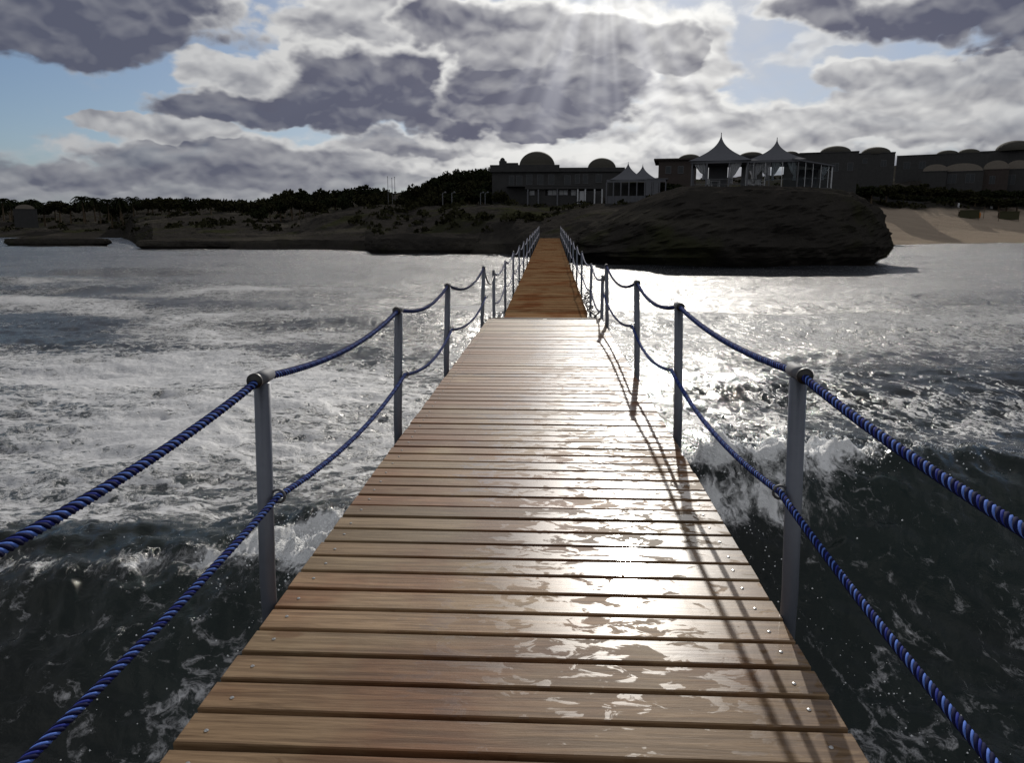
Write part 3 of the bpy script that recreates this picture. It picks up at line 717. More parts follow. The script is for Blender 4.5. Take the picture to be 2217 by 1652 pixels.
def far_rope(side, hgt, label):
    mb = MB(); P_ = []
    yl = [y - (1.3 if (side > 0 and i < 2) else 0) for i, y in enumerate(FP)]
    for i in range(len(yl) - 1):
        sg = .16 if i < 3 else .2
        P_ += span_pts((side * 1.06, yl[i], far_z(yl[i]) + hgt), (side * 1.06, yl[i + 1], far_z(yl[i + 1]) + hgt), sg, 12)
    P_.append(Vector((side * 1.06, yl[-1], far_z(yl[-1]) + hgt)))
    mb.tube(P_, .019, 6); tag(mb.build('guard_rope', 'rope_far', smooth=True), label, 'rope', 'thin ropes of the far pier section')
far_rope(-1, 1.16, 'thin weathered top rope on the left of the orange far section')
far_rope(-1, .55, 'thin weathered lower rope on the left of the orange far section')
far_rope(1, 1.16, 'thin weathered top rope on the right of the orange far section')
far_rope(1, .55, 'thin weathered lower rope on the right of the orange far section')
# loose tangle hanging off the right edge at the joint
mb = MB(); rg = random.Random(8)
for k in range(7):
    y0 = 13.9 + k * 1.1; P_ = []
    for j in range(16):
        t_ = j / 15; P_.append((1.02 + .10 * math.sin(t_ * 9 + k) + .06 * k / 7, y0 + t_ * 1.7, far_z(y0) + .28 - .8 * t_ * (1 - t_) + rg.uniform(-.03, .03)))
    mb.tube(P_, .016, 5)
tag(mb.build('loose_rope', 'cable', smooth=True), 'dark tangled loose rope hanging off the right edge past the joint', 'rope')
mb = MB()
mb.tube(span_pts((-1.003, 12.6, near_z(12.6) + .925), (-1.06, 15.6, far_z(15.6) + 1.12), .22, 20) + [Vector((-1.06, 15.6, far_z(15.6) + 1.12))], .014, 6)
tag(mb.build('link_rope', 'cable', smooth=True), 'dark slack rope linking the two sections on the left', 'rope')
mb = MB()
mb.tube(span_pts((1.003, 12.6, near_z(12.6) + .962), (1.06, 14.3, far_z(14.3) + 1.12), .1, 20) + [Vector((1.06, 14.3, far_z(14.3) + 1.12))], .014, 6)
tag(mb.build('link_rope', 'cable', smooth=True), 'dark slack rope linking the two sections on the right', 'rope')

# ------------------------------------------------------------------ buildings
class Site:
    """local frame at display px x / y and distance D, facing the camera: u in px right of centre, v in px up from the base"""
    def __init__(s, name, px, py, D, **k):
        p = at(px, py, D); s.k = (Vector(p) - CAM).length / math.hypot(F, math.hypot(px - 1108, py - 826)); s.px = px; s.py = py
        s.root = empty(name, p, -math.atan2(p.x - CAM.x, p.y - CAM.y), **k)
    def U(s, px): return (px - s.px) * s.k
    def V(s, py): return (s.py - py) * s.k
def dome_prof(r, hgt, n=10): return [(r * math.cos(R(90) * i / n) if i < n else .01, hgt * math.sin(R(90) * i / n)) for i in range(n + 1)]
def windows(S, rects, y, depth=.25, glass='darkglass', frame='frame', name='window'):
    for (a, b_, c, d) in rects:
        x0, x1, z0, z1 = S.U(a), S.U(b_), S.V(d), S.V(c); f = .07
        mb = MB(); mb.box(x0 - f, x0, y - .06, y + .03, z0 - f, z1 + f); mb.box(x1, x1 + f, y - .06, y + .03, z0 - f, z1 + f)
        mb.box(x0, x1, y - .06, y + .03, z1, z1 + f); mb.box(x0, x1, y - .09, y + .03, z0 - f, z0)
        if x1 - x0 > 1.2: mb.box((x0 + x1) / 2 - .03, (x0 + x1) / 2 + .03, y - .05, y + .02, z0, z1)
        w_ = mb.build(name, frame, S.root)
        g = MB(); g.box(x0, x1, y - .02, y - .005, z0, z1); g.build('pane', glass, w_)
def house(name, px0, px1, ytop, ybase, D, label, domes=(), slab=0, wallm='plaster', win=(), depth=9, vault=False, group=None, cat='house', arches=()):
    cxp = (px0 + px1) / 2; S = Site(name, cxp, ybase, D, label=label, cat=cat, group=group)
    x0, x1, z1 = S.U(px0), S.U(px1), S.V(ytop)
    mb = MB(); mb.box(x0, x1, 0, depth, -4, z1 - .25, 0); mb.box(x0 - .06, x1 + .06, -.06, depth + .06, z1 - .25, z1 - .13)
    mb.build('wall', wallm, S.root)
    mb = MB(); mb.box(x0 - slab, x1 + .1, -.12 - slab * .5, depth + .1, z1 - .127, z1 + .12, .02); rf = mb.build('roof', wallm, S.root)
    for (dpx, rpx, hpx) in domes:
        r_, h_ = rpx * S.k, hpx * S.k
        mb = MB()
        if vault:
            n = 12; vs = []; fs = []
            for yy in (-.1, depth * .8):
                for i in range(n + 1): vs.append((S.U(dpx) + r_ * math.cos(math.pi * i / n), yy, z1 + .12 + h_ * math.sin(math.pi * i / n)))
            for i in range(n): fs.append((i, i + 1, n + 1 + i + 1, n + 1 + i))
            fs.append(tuple(range(n + 1))[::-1]); fs.append(tuple(range(n + 1, 2 * n + 2)))
            mb.add(vs, fs); mb.build('vault', 'vault', rf)
        else:
            mb.lathe([(r_ * 1.04, -.2), (r_ * 1.04, .12)] + [(a, z + .12) for a, z in dome_prof(r_, h_)], (S.U(dpx), depth * .45, z1), 28)
            mb.build('dome', 'dome', rf, smooth=False)
    windows(S, win, 0)
    return S

# main domed building
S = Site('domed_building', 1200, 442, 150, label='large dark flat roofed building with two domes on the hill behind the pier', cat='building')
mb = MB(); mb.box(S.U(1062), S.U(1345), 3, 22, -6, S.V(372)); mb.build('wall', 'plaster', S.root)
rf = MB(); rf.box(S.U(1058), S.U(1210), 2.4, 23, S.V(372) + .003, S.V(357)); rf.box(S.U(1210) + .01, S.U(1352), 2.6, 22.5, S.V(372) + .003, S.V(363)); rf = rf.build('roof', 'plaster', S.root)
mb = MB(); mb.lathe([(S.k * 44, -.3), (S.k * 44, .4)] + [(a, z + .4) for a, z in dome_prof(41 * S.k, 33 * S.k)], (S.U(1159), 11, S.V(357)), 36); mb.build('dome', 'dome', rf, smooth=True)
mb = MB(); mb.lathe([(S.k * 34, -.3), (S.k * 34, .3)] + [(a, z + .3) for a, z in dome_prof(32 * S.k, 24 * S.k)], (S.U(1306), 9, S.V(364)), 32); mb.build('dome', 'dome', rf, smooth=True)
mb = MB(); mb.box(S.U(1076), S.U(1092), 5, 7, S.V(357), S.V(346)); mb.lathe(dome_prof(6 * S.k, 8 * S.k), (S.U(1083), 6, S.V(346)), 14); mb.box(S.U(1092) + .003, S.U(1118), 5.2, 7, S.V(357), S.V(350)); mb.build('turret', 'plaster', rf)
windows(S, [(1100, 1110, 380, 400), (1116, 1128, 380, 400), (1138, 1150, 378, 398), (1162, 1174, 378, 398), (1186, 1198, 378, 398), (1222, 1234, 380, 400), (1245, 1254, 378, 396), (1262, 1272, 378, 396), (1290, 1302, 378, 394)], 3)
mb = MB(); mb.box(S.U(1095), S.U(1275), .6, 3, S.V(404), S.V(401)); mb.build('balcony', 'plaster', S.root)
# low glazed terrace in front
S = Site('glazed_terrace', 1240, 441, 138, label='low terrace building with pale glazed band in front of the domed building', cat='building')
mb = MB(); mb.box(S.U(1140), S.U(1300), .3, 6, -4, S.V(424)); mb.box(S.U(1140), S.U(1180), .35, 6, S.V(424), S.V(410)); mb.build('wall', 'plaster', S.root)
mb = MB(); mb.box(S.U(1136), S.U(1305), -.3, 6.5, S.V(410) + .003, S.V(405)); mb.build('roof', 'plaster', S.root)
windows(S, [(1146, 1156, 413, 422), (1186, 1204, 412, 422), (1210, 1228, 412, 422), (1236, 1246, 412, 423)], .3, glass='curtain')
for x in (1142, 1165, 1206, 1250, 1266, 1286, 1302):
    mb = MB(); mb.box(S.U(x) - .12, S.U(x) + .12, -.25, -.02, -.5, S.V(410)); mb.build('column', 'white' if x > 1240 else 'tent', S.root)
mb = MB(); mb.box(S.U(1254), S.U(1264), .2, .28, 0, S.V(414)); mb.build('door', 'white', S.root)

# tents -----------------------------------------------------------------
def tent_roof(S, mb, cx_, yc, hw, hd, z0, z1, n=14, power=2.3, tip=.05):
    prof_ = [(1, 0)] + [((1 - i / n) ** power * (1 - tip) + tip * (1 - i / n), i / n) for i in range(1, n + 1)]
    vs = []; fs = []; m_ = 8
    for (r_, h_) in prof_:
        r_ = max(r_, .012)
        for k in range(4):
            for j in range(m_):
                t_ = j / m_; c4 = [(-1, -1), (1, -1), (1, 1), (-1, 1)]; a, b_ = c4[k], c4[(k + 1) % 4]
                x = a[0] + (b_[0] - a[0]) * t_; y = a[1] + (b_[1] - a[1]) * t_
                bow = 1 - .09 * math.sin(math.pi * t_) * (1 if h_ < .98 else 0)
                vs.append((cx_ + x * hw * r_ * bow, yc + y * hd * r_ * bow, z0 + (z1 - z0) * h_))
    q = 4 * m_
    for i in range(len(prof_) - 1):
        for k in range(q): fs.append((i * q + k, i * q + (k + 1) % q, (i + 1) * q + (k + 1) % q, (i + 1) * q + k))
    fs.append(tuple((len(prof_) - 1) * q + k for k in range(q)))
    mb.add(vs, fs)
def curtain(S, x0, x1, y, z0, z1, name, side=1, parent=None, mt='curtain'):
    """gathered drape hanging from the eave, pulled to one side at its middle"""
    mb = MB(); n, m_ = 14, 10; vs = []; fs = []
    for i in range(m_ + 1):
        v_ = i / m_; w_ = 1 - .75 * math.sin(math.pi * min(1, v_ * 1.0) * .5) ** 1.5 if v_ < .7 else .25 + .15 * (v_ - .7)
        for j in range(n + 1):
            u_ = j / n; x = (x0 + (x1 - x0) * u_ * w_) if side > 0 else (x1 - (x1 - x0) * u_ * w_)
            vs.append((x, y + .04 * math.sin(u_ * 22), z1 - (z1 - z0) * v_))
    for i in range(m_):
        for j in range(n): a = i * (n + 1) + j; fs.append((a, a + 1, a + n + 2, a + n + 1))
    mb.add(vs, fs); o_ = mb.build(name, mt, parent)
    md = o_.modifiers.new('thick', 'SOLIDIFY'); md.thickness = .02
    return o_
S = Site('tent_pavilion', 1555, 411, 74, label='square tent pavilion with the tallest pointed roof on top of the headland rock', cat='pavilion', group='pointed tent pavilions on the headland rock')
hw = S.U(1555 + 58); yc = 2.6; zE = S.V(352)
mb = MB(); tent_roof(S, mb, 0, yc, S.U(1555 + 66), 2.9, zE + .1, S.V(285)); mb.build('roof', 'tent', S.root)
mb = MB(); mb.box(-hw - .15, hw + .15, .0, .05, zE - .12, zE + .12); mb.box(-hw - .15, hw + .15, 5.15, 5.2, zE - .12, zE + .12)
mb.box(-hw - .15, -hw - .1, .053, 5.147, zE - .12, zE + .12); mb.box(hw + .1, hw + .15, .053, 5.147, zE - .12, zE + .12); mb.build('valance', 'tent', S.root)
for x in (-hw, -hw + S.k * 31, hw - S.k * 38, hw):
    for y in (.1, 5.05):
        if abs(x) < hw and y > 1 and x > 0: continue
        mb = MB(); mb.box(x - .07, x + .07, y - .07, y + .07, -1.0, zE + .1); mb.build('column', 'tent', S.root)
mb = MB(); mb.box(-hw - .2, hw + .2, -.1, 5.3, -1.0, .1); mb.build('floor', 'frame', S.root)
mb = MB()
for z in (.5, .95): mb.box(-hw + .08, hw - .08, .08, .12, z, z + .05)
for k in range(9): x = -hw + .3 + k * (2 * hw - .6) / 8; mb.box(x - .02, x + .02, .085, .115, .1, .5)
mb.build('railing', 'frame', S.root)
mb = MB(); mb.box(-hw + S.k * 34, hw - S.k * 40, 4.6, 4.66, .1, zE); mb.build('screen', 'frame', S.root)
mb = MB(); mb.box(hw - S.k * 10, hw, 4.6, 4.66, .1, zE); mb.build('screen', 'frame', S.root)
curtain(S, -hw + .1, -hw + S.k * 30, .25, 1.0, zE, 'curtain', -1, S.root)
curtain(S, hw - S.k * 36, hw - S.k * 12, .25, .6, zE, 'curtain', 1, S.root)
def table_set(px_, py_, D, label):
    p = at(px_, py_, D); e = empty('dining_table', p, label=label, cat='table', group='table sets inside the pavilions')
    mb = MB(); mb.box(-.45, .45, -.4, .4, .72, .76); mb.build('tabletop', 'white', e)
    for a, b_ in ((-.4, -.35), (.4, -.35), (.4, .35), (-.4, .35)):
        mb = MB(); mb.box(a - .025, a + .025, b_ - .025, b_ + .025, 0, .717); mb.build('leg', 'white', e)
def chair(px_, py_, D, label, rz):
    p = at(px_, py_, D); e = empty('dining_chair', p, rz, label=label, cat='chair', group='chairs inside the pavilions')
    mb = MB(); mb.box(-.22, .22, -.22, .22, .43, .47); mb.build('seat', 'white', e)
    mb = MB(); mb.box(-.22, .22, .2, .24, .473, .95); mb.build('backrest', 'white', e)
    for a, b_ in ((-.19, -.19), (.19, -.19), (.19, .19), (-.19, .19)):
        mb = MB(); mb.box(a - .02, a + .02, b_ - .02, b_ + .02, 0, .427); mb.build('leg', 'white', e)
table_set(1546, 409, 76.6, 'small table behind the railing of the tallest tent pavilion')
chair(1534, 409, 76.2, 'pale chair beside the table in the tallest tent pavilion', .4)
# second tent with lean-to
S = Site('glazed_tent_pavilion', 1690, 411, 76, label='long tent pavilion with pointed roof and glazed curtained walls right of the tallest tent', cat='pavilion', group='pointed tent pavilions on the headland rock')
zE = S.V(349); x0, xm, x1 = S.U(1616), S.U(1722), S.U(1790); yc = 3.
mb = MB(); tent_roof(S, mb, S.U(1675), yc, S.U(1690 + 63), 3.1, zE + .05, S.V(294)); mb.build('roof', 'tent', S.root)
mb = MB()   # sloping lean-to roof on the right
zs = (S.V(345), S.V(362)); mb.add([(S.U(1708), -.1, zs[0]), (x1 + .15, -.1, zs[1]), (x1 + .15, 6., zs[1]), (S.U(1708), 6., zs[0]), (S.U(1708), -.1, zs[0] - .12), (x1 + .15, -.1, zs[1] - .12), (x1 + .15, 6., zs[1] - .12), (S.U(1708), 6., zs[0] - .12)],
       [(0, 1, 2, 3), (7, 6, 5, 4), (0, 4, 5, 1), (1, 5, 6, 2), (2, 6, 7, 3), (3, 7, 4, 0)]); mb.build('side_roof', 'tent', S.root)
mb = MB(); mb.box(x0 - .1, xm + .1, 0, .05, zE - .15, zE + .07); mb.box(x0 - .1, xm + .1, 5.9, 5.95, zE - .15, zE + .07); mb.build('valance', 'tent', S.root)
def ztop(x): return zE - .15 if x < xm else zs[0] + (zs[1] - zs[0]) * (x - S.U(1708)) / (x1 - S.U(1708)) - .15
for pxx in (1616, 1631, 1655, 1664, 1690, 1722, 1737, 1752, 1768, 1783, 1790):
    x = S.U(pxx)
    mb = MB(); wd = .11 if pxx in (1616, 1664, 1722, 1790) else .05
    mb.box(x - wd / 2, x + wd / 2, .02, .16, -1., ztop(x)); mb.build('column', 'frame' if pxx in (1664, 1722) else 'white', S.root)
mb = MB(); mb.box(x0, x1, -.05, 6., -1., .12); mb.build('floor', 'frame', S.root)
mb = MB(); mb.box(x0 + .06, x1, .17, .20, 1.0, 1.06); mb.build('railing', 'frame', S.root)
for (a, b_) in ((1665, 1689), (1691, 1721), (1723, 1736), (1738, 1751), (1753, 1767), (1769, 1782)):
    mb = MB(); xa, xb = S.U(a) + .04, S.U(b_) - .04; mb.box(xa, xb, .06, .08, .12, min(ztop(xa), ztop(xb)) - .02); mb.build('glass_panel', 'glass', S.root)
for (a, b_, sd) in ((1618, 1630, -1), (1633, 1654, 1), (1640, 1662, -1), (1668, 1688, 1), (1700, 1718, -1), (1770, 1786, 1)):
    curtain(S, S.U(a), S.U(b_), .4, .9, zE - .15 if b_ < 1722 else S.V(364), 'curtain', sd, S.root)
mb = MB(); mb.box(S.U(1724), S.U(1768), 5.8, 5.86, .1, S.V(360)); mb.build('screen', 'frame', S.root)
for i, pxx in enumerate((1624, 1637, 1650)):
    chair(pxx, 409, 77.2 + .3 * i, ('white chair at the left end of the curtained tent pavilion', 'white chair in the middle of the open bay of the curtained tent pavilion', 'white chair beside the dark post of the curtained tent pavilion')[i], (.3, -.5, 1.2)[i])
table_set(1644, 409, 78.5, 'white table in the open bay of the curtained tent pavilion')
# the two small white pavilions lower down, left of the rock
S = Site('twin_peaked_pavilion', 1372, 440, 112, label='small white pavilion with twin pointed roofs left of the headland', cat='pavilion')
zE = S.V(390); xl, xr = S.U(1312), S.U(1438)
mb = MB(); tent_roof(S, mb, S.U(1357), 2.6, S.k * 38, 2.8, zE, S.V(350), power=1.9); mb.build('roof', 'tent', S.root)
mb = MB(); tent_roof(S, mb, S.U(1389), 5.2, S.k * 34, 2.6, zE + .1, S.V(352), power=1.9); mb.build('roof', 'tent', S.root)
mb = MB(); mb.box(xl, xr, 0, .1, zE - .35, zE - .003); mb.box(S.U(1398), xr + .3, -.1, 5.6, zE - .003, zE + .12); mb.build('valance', 'tent', S.root)
for pxx in (1312, 1327, 1343, 1360, 1377, 1394, 1410, 1425, 1438):
    mb = MB(); mb.box(S.U(pxx) - .08, S.U(pxx) + .08, -.02, .2, -1, zE - .353); mb.build('column', 'tent', S.root)
mb = MB(); mb.box(xl + .15, xr - .15, .25, .33, 0, S.V(424)); mb.build('low_wall', 'tent', S.root)
mb = MB(); mb.box(xl + .15, xr - .15, 5.6, 5.8, 0, zE - .1); mb.build('back_wall', 'plaster', S.root)
mb = MB(); mb.box(xl - .2, xr + .2, -.1, 6., -2.5, -.02); mb.build('floor', 'plaster', S.root)
for (a, b_) in ((1396, 1408), (1412, 1423)):
    mb = MB(); mb.box(S.U(a), S.U(b_), .02, .1, S.V(424) + .01, zE - .36); mb.build('panel', 'tent', S.root)

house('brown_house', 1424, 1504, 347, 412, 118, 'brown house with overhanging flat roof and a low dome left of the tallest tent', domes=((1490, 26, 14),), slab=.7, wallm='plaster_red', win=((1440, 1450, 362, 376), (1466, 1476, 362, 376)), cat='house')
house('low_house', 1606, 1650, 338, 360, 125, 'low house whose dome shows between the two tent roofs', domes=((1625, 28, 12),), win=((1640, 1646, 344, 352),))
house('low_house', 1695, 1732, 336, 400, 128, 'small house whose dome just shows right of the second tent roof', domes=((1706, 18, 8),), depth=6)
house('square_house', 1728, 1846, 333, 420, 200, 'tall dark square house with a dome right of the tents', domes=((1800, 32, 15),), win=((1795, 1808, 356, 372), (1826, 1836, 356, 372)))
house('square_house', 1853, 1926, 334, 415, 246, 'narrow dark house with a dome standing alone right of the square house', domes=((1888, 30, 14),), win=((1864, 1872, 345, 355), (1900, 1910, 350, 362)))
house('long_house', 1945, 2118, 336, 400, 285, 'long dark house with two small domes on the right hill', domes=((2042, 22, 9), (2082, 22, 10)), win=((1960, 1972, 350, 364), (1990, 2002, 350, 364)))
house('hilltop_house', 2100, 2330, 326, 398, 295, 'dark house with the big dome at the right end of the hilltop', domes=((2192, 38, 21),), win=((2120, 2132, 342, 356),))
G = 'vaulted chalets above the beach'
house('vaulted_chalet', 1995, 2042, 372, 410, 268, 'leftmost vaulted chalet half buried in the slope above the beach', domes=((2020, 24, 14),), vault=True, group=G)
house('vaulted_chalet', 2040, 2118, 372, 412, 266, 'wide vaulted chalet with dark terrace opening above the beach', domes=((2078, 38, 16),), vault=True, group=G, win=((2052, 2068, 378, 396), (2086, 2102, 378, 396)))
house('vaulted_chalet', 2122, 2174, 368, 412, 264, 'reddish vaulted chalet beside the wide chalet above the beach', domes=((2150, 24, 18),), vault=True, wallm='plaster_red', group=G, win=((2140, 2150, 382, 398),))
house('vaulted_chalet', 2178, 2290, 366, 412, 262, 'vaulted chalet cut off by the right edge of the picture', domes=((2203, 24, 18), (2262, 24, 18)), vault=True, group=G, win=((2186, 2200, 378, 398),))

# terrace retaining walls on the right slope
for (pa, ya, pb, yb, D, lab) in ((1868, 412, 1985, 410, 256, 'long low terrace wall on the slope behind the headland'), (1915, 431, 2000, 437, 243, 'pale lower terrace wall at the left top of the beach'), (1990, 424, 2060, 440, 249, 'sloping terrace wall above the beach sand')):
    A, B = at(pa, ya, D), at(pb, yb, D); mb = MB(); th_ = .35
    mb.add([(A.x, A.y, A.z - 3), (B.x, B.y, B.z - 3), (B.x, B.y + th_, B.z - 3), (A.x, A.y + th_, A.z - 3), tuple(A), tuple(B), (B.x, B.y + th_, B.z), (A.x, A.y + th_, A.z)],
           [(3, 2, 1, 0), (4, 5, 6, 7), (0, 1, 5, 4), (1, 2, 6, 5), (2, 3, 7, 6), (3, 0, 4, 7)])
    tag(mb.build('terrace_wall', 'plaster'), lab, 'wall')

# beach things ------------------------------------------------------------
dep = None
def drop_to_ground(x, y, default=8.):
    d2 = (LX - x) ** 2 + (LY2 - y) ** 2; return float(LZ.ravel()[d2.argmin()])
def find_ground(px_, py_):
    """the terrain point that stands at this bearing and height of view"""
    d = ray(px_, py_); best = None
    for Y in np.arange(120, 400, 1.):
        p = CAM + d * (Y / d.y); g = drop_to_ground(p.x, Y)
        if g >= p.z: return Vector((p.x, Y, g))
    return CAM + d * (230 / d.y)
for (p_, y_, lab) in ((2097, 474, 'dark reed beach shelter nearer the middle of the sand'), (2183, 477, 'dark reed beach shelter at the right edge of the sand')):
    g = find_ground(p_, y_); k_ = g.y / F; e = empty('beach_shelter', g, -.2, label=lab, cat='shelter', group='dark reed beach shelters')
    w2, h2 = 18 * k_, 17 * k_
    mb = MB(); mb.box(-w2, w2, 0, .12, .15, h2); mb.build('front_panel', 'wicker', e)
    mb = MB(); mb.box(-w2, w2, 1.2, 1.3, .15, h2 * .9); mb.build('back_panel', 'wicker', e)
    mb = MB(); mb.box(-w2 - .15, w2 + .15, -.1, 1.5, h2 + .003, h2 + .13); mb.build('roof', 'wicker', e)
    for a in (-w2, w2):
        for b_ in (.05, 1.25): mb = MB(); mb.tube([(a, b_, -.3), (a, b_, h2 - .003)], .06, 6); mb.build('post', 'trunk', e)
for (p_, y_, hpx, lab) in ((2128, 473, 22, 'thin pole on the sand between the two beach shelters'), (2160, 480, 24, 'thin pole on the sand left of the right shelter')):
    g = find_ground(p_, y_); mb = MB(); mb.tube([(0, 0, -.3), (0, 0, hpx * g.y / F)], .07, 6); mb.tube([(-.3, 0, hpx * g.y / F * .93), (.3, 0, hpx * g.y / F * .93)], .04, 5)
    tag(mb.build('beach_pole', 'trunk', loc=g), lab, 'pole')
g = find_ground(2119, 474); k_ = g.y / F
mb = MB(); mb.lathe([(.02, 12 * k_), (.25, 11.5 * k_), (.32, 9 * k_), (.3, 4 * k_), (.22, 1.5 * k_), (.08, 1 * k_)][::-1], (0, 0, 0), 12); mb.tube([(0, 0, -.2), (0, 0, 13 * k_)], .05, 6)
tag(mb.build('folded_parasol', 'rust', loc=g), 'folded orange parasol on the sand beside the thin pole', 'parasol')
for i, (p_, y_) in enumerate(((2411 / 1.1625, 452), (2494 / 1.1625, 452), (2118 / 1.1625, 414), (2145 / 1.1625, 418))):
    g = find_ground(p_, y_); mb = MB(); hh = 9 * g.y / F
    mb.lathe([(.35, 0), (.4, hh * .3), (.3, hh * .7), (.22, hh), (.05, hh * 1.05)], (0, 0, -.1), 10)
    tag(mb.build('white_bollard', 'white', loc=g), ('small pale marker post on the slope above the left shelter', 'small pale marker post on the slope above the right shelter', 'pale lantern post behind the right end of the headland', 'second pale lantern post beside the terrace wall')[i], 'marker post')

# three flagpoles on the saddle
for i, (p_, yt) in enumerate(((840, 385), (849, 388), (855, 386))):
    a = at(p_, 425, 190); mb = MB(); hh = (425 - yt) * 190 / F
    mb.tube([(0, 0, -2), (0, 0, hh)], .07, 6, True, [.09, .05]); mb.lathe([(.1, 0), (.12, .1), (.02, .2)], (0, 0, hh), 8)
    tag(mb.build('flagpole', 'frame', loc=a), ('leftmost of the three bare flagpoles on the skyline', 'middle of the three bare flagpoles on the skyline', 'rightmost of the three bare flagpoles on the skyline')[i], 'flagpole', 'bare flagpoles on the skyline')
for i, p_ in enumerate((958, 978, 1040, 1050)):
    a = at(p_, 441, 146); mb = MB(); mb.tube([(0, 0, -1), (0, 0, 22 * 146 / F)], .09, 6); mb.tube([(0, 0, 22 * 146 / F), (.5, 0, 22 * 146 / F + .1)], .06, 5); mb.lathe([(.05, .0), (.2, .05), (.15, .25), (.02, .3)], (.5, 0, 22 * 146 / F), 8)
    tag(mb.build('lamp_post', 'tent', loc=a), ('lamp post farthest left at the foot of the wooded hill', 'second lamp post at the foot of the wooded hill', 'lamp post left of the domed building corner', 'lamp post at the domed building corner')[i], 'lamp post')

# ------------------------------------------------------------------ vegetation
def crown_mesh(name, seed, n=520, material='leaf', flat=.8, leafs=.12):
    rg_ = np.random.RandomState(seed); mb = MB()
    lob = [(rg_.uniform(-.6, .6), rg_.uniform(-.5, .5), rg_.uniform(-.25, .35), rg_.uniform(.28, .5)) for _ in range(9)] + [(0, 0, 0, .6)]
    for k in range(n):
        lx, ly, lz, lr = lob[rg_.randint(len(lob))]; v_ = rg_.randn(3); v_ /= np.linalg.norm(v_); r_ = lr * rg_.uniform(.6, 1.06)
        p = np.array([lx, ly, lz * flat]) + v_ * r_ * np.array([1, 1, flat])
        a = rg_.randn(3); a /= np.linalg.norm(a); b_ = np.cross(a, rg_.randn(3)); b_ /= np.linalg.norm(b_)
        s_ = leafs * rg_.uniform(.6, 1.5)
        mb.add([p - a * s_, p - b_ * s_ * .6, p + a * s_, p + b_ * s_ * .6], [(0, 1, 2, 3)])
    me_o = mb.build(name, material); me = me_o.data; bpy.data.objects.remove(me_o); return me
CR = [crown_mesh('crown', 20 + i, 560, 'leaf' if i % 2 else 'leaf2') for i in range(5)]
tk = MB(); tk.tube([(0, 0, -.5), (.03, 0, .25), (0, .02, .6)], .06, 7, True, [.08, .05, .02])
for a in range(4): tk.tube([(0, 0, .25), (.3 * math.cos(a * 1.7), .3 * math.sin(a * 1.7), .6)], .02, 5, True, [.03, .012])
tko = tk.build('trunk', 'trunk'); TKM = tko.data; bpy.data.objects.remove(tko)
trng = random.Random(5)
def tree(px_, ytop, hpx, wpx, D, label, group, kind='broadleaf_tree'):
    g = at(px_, ytop + hpx, D); k_ = D / F; H = hpx * k_; W = wpx * k_ / 2
    e = empty(kind, g, trng.uniform(0, 6), label=label, cat='tree', group=group)
    c = bpy.data.objects.new('crown', trng.choice(CR)); col.objects.link(c); c.parent = e; c.location = (0, 0, H * .5); c.scale = (W * 1.1, W * 1.1, H * .66)
    t_ = bpy.data.objects.new('trunk', TKM); col.objects.link(t_); t_.parent = e; t_.scale = (W, W, H * .95)
def skyline(pts, x0, x1, step, D0, D1, hp, wp, label, group, jit=4):
    xs_ = [p[0] for p in pts]; ys_ = [p[1] for p in pts]; x = x0
    while x < x1:
        w_ = wp * trng.uniform(.75, 1.3); tree(x, float(np.interp(x, xs_, ys_)) + trng.uniform(-jit * .3, jit), hp * trng.uniform(.85, 1.25), w_, trng.uniform(D0, D1), label, group); x += step * trng.uniform(.7, 1.3)
SK = [(-50, 432), (200, 430), (330, 424), (400, 420), (440, 428), (470, 420), (500, 428), (560, 426), (600, 415), (630, 404), (660, 408), (672, 416), (700, 405), (740, 406), (770, 402), (800, 396), (825, 400), (838, 414), (870, 412), (900, 400), (930, 385), (960, 370), (1000, 363), (1060, 360), (1075, 362)]
skyline(SK, -30, 330, 26, 300, 400, 34, 46, 'dark bushy tree among the palms on the far left shore', 'trees on the far left shore', 6)
skyline(SK, 330, 600, 20, 230, 330, 36, 46, 'dark bushy tree in the low treeline left of the flagpoles', 'trees of the low treeline')
skyline(SK, 600, 842, 15, 200, 280, 40, 40, 'dark rounded tree on the higher treeline just left of the flagpoles', 'trees of the higher treeline')
skyline([(p[0], p[1] + 16) for p in SK], 560, 900, 22, 180, 200, 34, 46, 'dark bush in front of the higher treeline above the slope', 'bushes above the left slope')
skyline(SK, 868, 1072, 14, 175, 200, 44, 44, 'dark dense tree on the wooded hill left of the domed building', 'trees on the wooded hill')
skyline([(p[0], p[1] + 24) for p in SK], 890, 1080, 18, 158, 172, 44, 50, 'dark lower tree on the front of the wooded hill', 'front trees on the wooded hill')
skyline([(p[0], p[1] + 44) for p in SK], 900, 1110, 22, 150, 156, 38, 50, 'dark shrub at the foot of the wooded hill', 'shrubs at the foot of the wooded hill')
skyline([(1925, 396), (1990, 402), (2060, 408), (2230, 408)], 1928, 2240, 24, 250, 256, 24, 40, 'dark scrubby tree on the slope below the chalets', 'trees below the chalets')
skyline([(1920, 416), (2060, 424), (2230, 424)], 1940, 2240, 26, 243, 248, 22, 44, 'dark scrub bush lower on the slope above the beach', 'scrub on the slope above the beach')
skyline([(1330, 395), (1460, 392)], 1435, 1480, 20, 112, 116, 24, 36, 'dark bush below the brown house', 'bushes below the brown house')
skyline([(1800, 395), (1930, 398)], 1800, 1930, 20, 225, 240, 30, 44, 'dark bush between the tents and the terrace wall', 'bushes right of the tents')
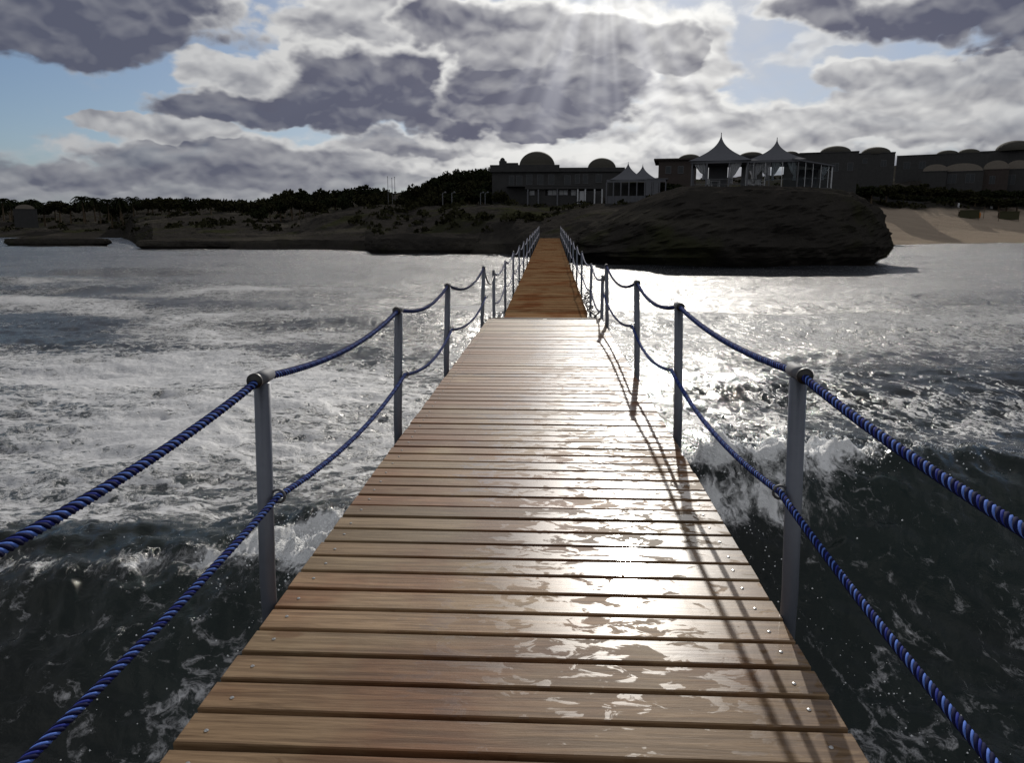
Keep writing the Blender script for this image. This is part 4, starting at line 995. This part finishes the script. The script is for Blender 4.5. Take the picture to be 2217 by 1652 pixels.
def palm(px_, ytop, hpx, D, label, seed):
    rg_ = random.Random(seed); k_ = D / F; g = at(px_, ytop + hpx, D); H = hpx * k_; e = empty('palm_tree', g, label=label, cat='palm tree', group='palms on the far left shore')
    mb = MB(); mb.tube([(0, 0, -1), (.1, 0, H * .4), (rg_.uniform(-.3, .3), 0, H * .78)], .25, 8, True, [.35, .24, .18]); mb.build('trunk', 'trunk', e)
    f = MB(); top = Vector((rg_.uniform(-.1, .1), 0, H * .78)); L_ = H * .34 + 1.4
    for i in range(34):
        a = i * 2.4; up = rg_.uniform(-.1, 1.35); P_ = []
        for j in range(7):
            t_ = j / 6; P_.append(top + Vector((math.cos(a) * L_ * t_ * math.cos(up * .7), math.sin(a) * L_ * t_ * math.cos(up * .7), L_ * (math.sin(up) * t_ - .85 * t_ * t_))))
        for j in range(6):
            d = P_[j + 1] - P_[j]; sd = d.cross(Vector((0, 0, 1))).normalized() * (.42 * (1 - j / 7))
            dn = Vector((0, 0, -.35))
            for s_ in (-1, 1):
                for q in (0, .5):
                    b0 = P_[j] + d * q; f.add([b0, b0 + d * .6, b0 + d * .9 + sd * s_ * 1.8 + dn], [(0, 1, 2)])
    f.build('crown', 'palm', e)
for i, (p_, yt, hp, D, lab) in enumerate(((8, 425, 48, 300, 'palm at the far left edge of the shore'), (26, 428, 44, 310, 'second palm from the far left edge'), (72, 428, 44, 305, 'round headed palm right of the two edge palms'), (120, 432, 40, 320, 'short palm left of the tallest shore palm'),
                                          (182, 420, 56, 290, 'tallest ragged palm on the left shore skyline'), (206, 424, 50, 300, 'palm just right of the tallest shore palm'), (236, 427, 46, 300, 'small palm in the middle of the shore row'), (262, 424, 48, 296, 'palm with drooping fronds near the right of the row'), (290, 422, 50, 300, 'last palm at the right end of the shore row'))):
    palm(p_, yt, hp, D, lab, i)
S = house('shore_hut', 34, 78, 453, 470, 290, 'small pale vaulted hut under the palms at far left', domes=((56, 18, 9),), vault=True, depth=5)
# scrub scattered over the coast, one mass
f = MB(); rg_ = np.random.RandomState(31); cnt = 0
flat = np.stack([LX, LY2, LZ], -1).reshape(-1, 3); sfl = sandy.ravel()
ok = np.where((sfl < .2) & (flat[:, 2] > 2.5) & (flat[:, 1] < 420) & (flat[:, 1] > 100))[0]
for i in rg_.choice(ok, 1500, False):
    if pn(np.array([flat[i, 0] * .06]), np.array([flat[i, 1] * .06]))[0] < -.02: continue
    c = flat[i]; s_ = rg_.uniform(.35, 1.0) * (.6 + c[1] / 250)
    for k in range(16):
        v_ = rg_.randn(3); v_ /= np.linalg.norm(v_); v_[2] = abs(v_[2]) * .8; p = c + v_ * s_
        a = rg_.randn(3); a /= np.linalg.norm(a); b_ = np.cross(a, rg_.randn(3)); b_ /= np.linalg.norm(b_); q = s_ * .38
        f.add([p - a * q, p - b_ * q, p + a * q, p + b_ * q], [(0, 1, 2, 3)])
tag(f.build('scrub_vegetation', 'leaf2'), 'low dark scrub covering the coastal slopes', kind='stuff')
